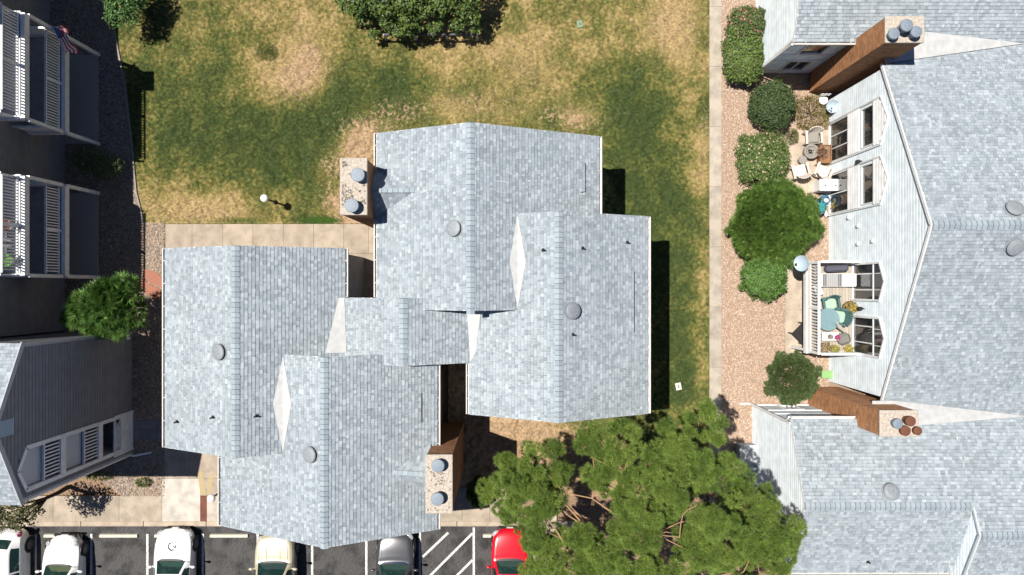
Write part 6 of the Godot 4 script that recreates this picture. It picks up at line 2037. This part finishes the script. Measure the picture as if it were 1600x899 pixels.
	tm.box(Vector3(0, 0.2, 0), Vector3(0.16, 0.06, 0.4), Basis(Vector3.UP, 0.4), 0.02)
	put(tm, "pad", mats.white_paint, tl, false)
	for s in [-0.15, 0.15]:
		var tg := MB.new()
		tg.bar(Vector3(s * 0.6, 0, s), Vector3(s * 0.6, 0.42, s), 0.03, 0.03)
		put(tg, "frame", mats.trim, tl, false)
	# dishes and the iron chair by the chimney
	sat_dish("satellite dish on a short mast by the chimney foot", gp(1293, 172), Vector3(-0.35, 0.8, 0.3), 0.3, Vector3(-0.05, 0.75, 0.0))
	sat_dish("satellite dish clamped to the deck corner above the shrubs", Vector3(13.3, 2.5, -1.15), Vector3(-0.75, 0.62, 0.1), 0.36, Vector3(-0.32, 0.55, 0.06))
	var ic := thing("iron_chair", "ornate white iron garden chair behind the ground dish", "chair", gp(1281, 160))
	var im := MB.new()
	im.lathe(Vector3(0, 0.42, 0), [[0.2, 0], [0.21, 0.02], [0.0, 0.025]], 18)
	put(im, "seat", mats.white_paint, ic, false)
	var ib := MB.new()
	for k in 3:
		var ring := []
		var rr := []
		for i in 15:
			var a := TAU * i / 14
			ring.append(Vector3((k - 1) * 0.16 + cos(a) * 0.085, 0.68 + sin(a) * 0.13, -0.2)); rr.append(0.016)
		ib.tube(ring, rr, 6)
	put(ib, "backrest", mats.white_paint, ic, false)
	for i in 4:
		var a := TAU * i / 4 + 0.7
		var l := MB.new()
		l.tube([Vector3(cos(a) * 0.17, 0.42, sin(a) * 0.17), Vector3(cos(a) * 0.23, 0, sin(a) * 0.23)], [0.016, 0.016], 6)
		put(l, "leg", mats.white_paint, ic, false)
	# things on the deck
	var D := 2.415
	var lg := thing("sun_lounger", "white sun lounger with grey striped towel on the deck", "lounger", Vector3(14.66, D, -0.33))
	var lf := MB.new()
	lf.box(Vector3(-0.2, 0.3, 0), Vector3(1.1, 0.07, 0.6), Basis(), 0.03)
	put(lf, "seat", mats.white_paint, lg, false)
	var lb := MB.new()
	lb.box(Vector3(0.53, 0.42, 0), Vector3(0.52, 0.07, 0.58), Basis(Vector3(0, 0, 1), 0.5), 0.03)
	put(lb, "backrest", mats.white_paint, lg, false)
	var lt := MB.new()
	for i in 22:
		var g := 0.1 if i in [1, 3, 17, 19] else (0.36 if i % 2 else 0.26)
		lt.col = Color(g, g, g * 1.02)
		lt.box(Vector3(-0.66 + i * 0.042, 0.345, 0), Vector3(0.042, 0.014, 0.56))
	put(lt, "towel", mats.cloth, lg, false)
	for q in [[-0.65, 0.25], [-0.65, -0.25], [0.3, 0.25], [0.3, -0.25]]:
		var l := MB.new()
		l.box(Vector3(q[0], 0.14, q[1]), Vector3(0.05, 0.28, 0.05))
		put(l, "leg", mats.white_paint, lg, false)
	armchair("deck_chair", "dark green deck chair with pale cushion beside the lounger", Vector3(14.3, D, 0.72), 3.3, mats.sage, mats.cushion_green)
	armchair("deck_chair", "dark green deck chair with pale cushion facing the glass table", Vector3(14.72, D, 1.32), 1.4, mats.sage, mats.cushion_green)
	var gt := thing("glass_table", "round glass topped table against the deck railing", "table", Vector3(14.1, D, 1.42))
	var tt := MB.new()
	tt.lathe(Vector3(0, 0.68, 0), [[0.0, 0.0], [0.5, 0.0], [0.51, 0.01], [0.5, 0.02], [0.0, 0.02]], 32)
	put(tt, "top", mats.table_glass, gt, false)
	for i in 4:
		var a := TAU * i / 4 + 0.6
		var l := MB.new()
		l.tube([Vector3(cos(a) * 0.4, 0.68, sin(a) * 0.4), Vector3(cos(a) * 0.15, 0.3, sin(a) * 0.15), Vector3(cos(a) * 0.36, 0, sin(a) * 0.36)], [0.018, 0.018, 0.018], 6)
		put(l, "leg", mats.sage, gt, false)
	var um2 := thing("folded_umbrella", "folded cream umbrella with black handle leaning over the deck table", "umbrella", Vector3(14.75, D, 1.95))
	var uc := MB.new()
	uc.tube([Vector3(-0.4, 0.95, -0.4), Vector3(-0.2, 0.75, -0.22), Vector3(0.1, 0.5, -0.02)], [0.03, 0.1, 0.06], 9)
	put(uc, "canopy", mats.wicker_white, um2, false)
	var up := MB.new()
	up.tube([Vector3(0.08, 0.52, -0.04), Vector3(0.3, 0.0, 0.1)], [0.03, 0.035], 8)
	put(up, "pole", mats.black_metal, um2, false)
	pot("wicker_pot", "brown wicker pot with yellow leaves by the deck wall", Vector3(15.2, D, 0.88), 0.26, 0.34, mats.wicker_brown, Color(0.2, 0.13, 0.04), Color(0.4, 0.32, 0.08), 1.1)
	pot("yellow_planter", "yellow planter on the deck beside the grey ottoman", Vector3(15.2, D, 2.78), 0.16, 0.24, mats.yellow_pot, Color(0.2, 0.2, 0.05), Color(0.45, 0.36, 0.08), 1.3)
	pot("yellow_planter", "yellow planter at the deck end nearer the railing", Vector3(14.55, D, 2.78), 0.16, 0.24, mats.yellow_pot, Color(0.16, 0.2, 0.05), Color(0.42, 0.34, 0.08), 1.3)
	pot("brown_planter", "brown planter with dry plants at the deck corner", Vector3(14.1, D, 2.72), 0.2, 0.25, mats.wicker_brown, Color(0.2, 0.14, 0.08), Color(0.3, 0.22, 0.12), 1.4)
	var ot := thing("ottoman", "rounded grey ottoman on the deck", "ottoman", Vector3(15.0, D, 2.32))
	var om := MB.new()
	om.box(Vector3(0, 0.22, 0), Vector3(0.55, 0.4, 0.52), Basis(Vector3.UP, 0.3), 0.13)
	put(om, "cushion", mats.cushion_grey, ot, false)
	var sd := thing("side_table", "white side table holding flower pots on the deck", "table", Vector3(14.28, D, 2.2))
	var sm2 := MB.new()
	sm2.box(Vector3(0, 0.48, 0), Vector3(0.75, 0.03, 0.36), Basis(), 0.01)
	put(sm2, "top", mats.white_paint, sd, false)
	for q in [[-0.32, 0.14], [0.32, 0.14], [-0.32, -0.14], [0.32, -0.14]]:
		var l := MB.new()
		l.box(Vector3(q[0], 0.23, q[1]), Vector3(0.04, 0.47, 0.04))
		put(l, "leg", mats.white_paint, sd, false)
	pot("pink_flower_pot", "small pot of magenta flowers on the white side table", Vector3(14.52, D + 0.495, 2.22), 0.09, 0.14, mats.wicker_brown, Color(0.5, 0.06, 0.22), Color(0.3, 0.05, 0.14), 1.5)
	pot("dark_flower_pot", "small pot of pale flowers on the white side table", Vector3(14.2, D + 0.495, 2.2), 0.09, 0.14, mats.wicker_brown, Color(0.5, 0.4, 0.36), Color(0.06, 0.08, 0.04), 1.3)
	var gc := thing("covered_grill", "low dark covered bench along the deck's north rail", "bench", Vector3(14.75, D, -0.86))
	var gm := MB.new()
	gm.box(Vector3(-0.1, 0.22, 0), Vector3(1.0, 0.44, 0.3), Basis(Vector3.UP, 0.06), 0.08)
	put(gm, "cover", mats.grey_cover, gc, false)
	var wb := thing("white_box", "white tilted panel leaning by the deck rail next to lounger", "panel", Vector3(13.82, D, 0.12))
	var wm := MB.new()
	wm.box(Vector3(0, 0.28, 0), Vector3(0.34, 0.03, 0.5), Basis(Vector3(0, 0, 1), 0.9) * Basis(Vector3.UP, 0.4), 0.01)
	put(wm, "panel", mats.white_paint, wb, false)
	var pt := thing("patio_table", "dark square table half under the deck", "table", Vector3(13.98, 0.02, 2.2))
	var pm := MB.new()
	pm.box(Vector3(0, 0.7, 0), Vector3(0.85, 0.04, 0.85), Basis(Vector3.UP, PI / 4), 0.01)
	put(pm, "top", mats.black_metal, pt, false)
	for i in 4:
		var a := TAU * i / 4
		var l := MB.new()
		l.box(Vector3(cos(a) * 0.5, 0.35, sin(a) * 0.5), Vector3(0.05, 0.68, 0.05))
		put(l, "leg", mats.black_metal, pt, false)
	var mt := thing("garden_mat", "lime green bench seat against the pale wall beside the grey green shrub", "bench", gp(1285, 584))
	var mm := MB.new()
	mm.box(Vector3(0.08, 0.4, 0), Vector3(0.55, 0.06, 0.38), Basis(), 0.02)
	put(mm, "seat", mats.lime, mt, false)
	for q in [-0.12, 0.28]:
		var l := MB.new()
		l.box(Vector3(q, 0.19, 0), Vector3(0.06, 0.37, 0.3))
		put(l, "leg", mats.lime, mt, false)
	var gh := thing("garden_hose", "thin dark hose snaking down the gravel bed", "hose", gp(1201, 520))
	var ghm := MB.new()
	var hp := []
	var hr2 := []
	for q in [[1203, 475], [1201, 495], [1206, 512], [1204, 530], [1205, 548], [1203, 560]]:
		hp.append(gp(q[0], q[1], 0.05)); hr2.append(0.013)
	ghm.tube(hp, hr2, 6)
	put(ghm, "hose", mats.stone_grey, gh)

func _ready() -> void:
	rng.seed = 20240
	# camera, sky, sun, exposure
	var cam := Camera3D.new()
	cam.name = "camera"
	add_child(cam)
	cam.position = Vector3(0, H, 0)
	cam.rotation_degrees = Vector3(-90, 0, 0)
	cam.fov = rad_to_deg(2.0 * atan(449.5 / (S * H)))
	cam.near = 0.5
	cam.far = 900.0
	cam.current = true
	var we := WorldEnvironment.new()
	we.name = "environment"
	var env := Environment.new()
	env.background_mode = Environment.BG_SKY
	var sky := Sky.new()
	var sm := ProceduralSkyMaterial.new()
	sm.sky_top_color = Color(0.30, 0.41, 0.60)
	sm.sky_horizon_color = Color(0.62, 0.73, 0.85)
	sm.sky_curve = 0.12
	sm.ground_bottom_color = Color(0.25, 0.22, 0.18)
	sm.ground_horizon_color = Color(0.5, 0.5, 0.5)
	sky.sky_material = sm
	env.sky = sky
	env.background_energy_multiplier = 0.44
	env.tonemap_mode = Environment.TONE_MAPPER_LINEAR
	env.tonemap_exposure = 1.46
	env.sdfgi_enabled = true
	env.ssao_enabled = true
	env.ssil_enabled = true
	we.environment = env
	add_child(we)
	var sun := DirectionalLight3D.new()
	sun.name = "sun"
	add_child(sun)
	sun.light_energy = 1.6
	sun.light_color = Color(1.0, 0.972, 0.93)
	sun.light_angular_distance = 0.5
	sun.shadow_enabled = true
	sun.look_at_from_position(Vector3(0, 50, 0), Vector3(0, 50, 0) + Vector3(0.369, -1.0, 0.131), Vector3(0, 0, 1))
	# setting and things
	make_materials()
	build_ground()
	build_townhouse()
	build_pale_house()
	build_apartments()
	build_cars()
	build_plants()
	build_small()
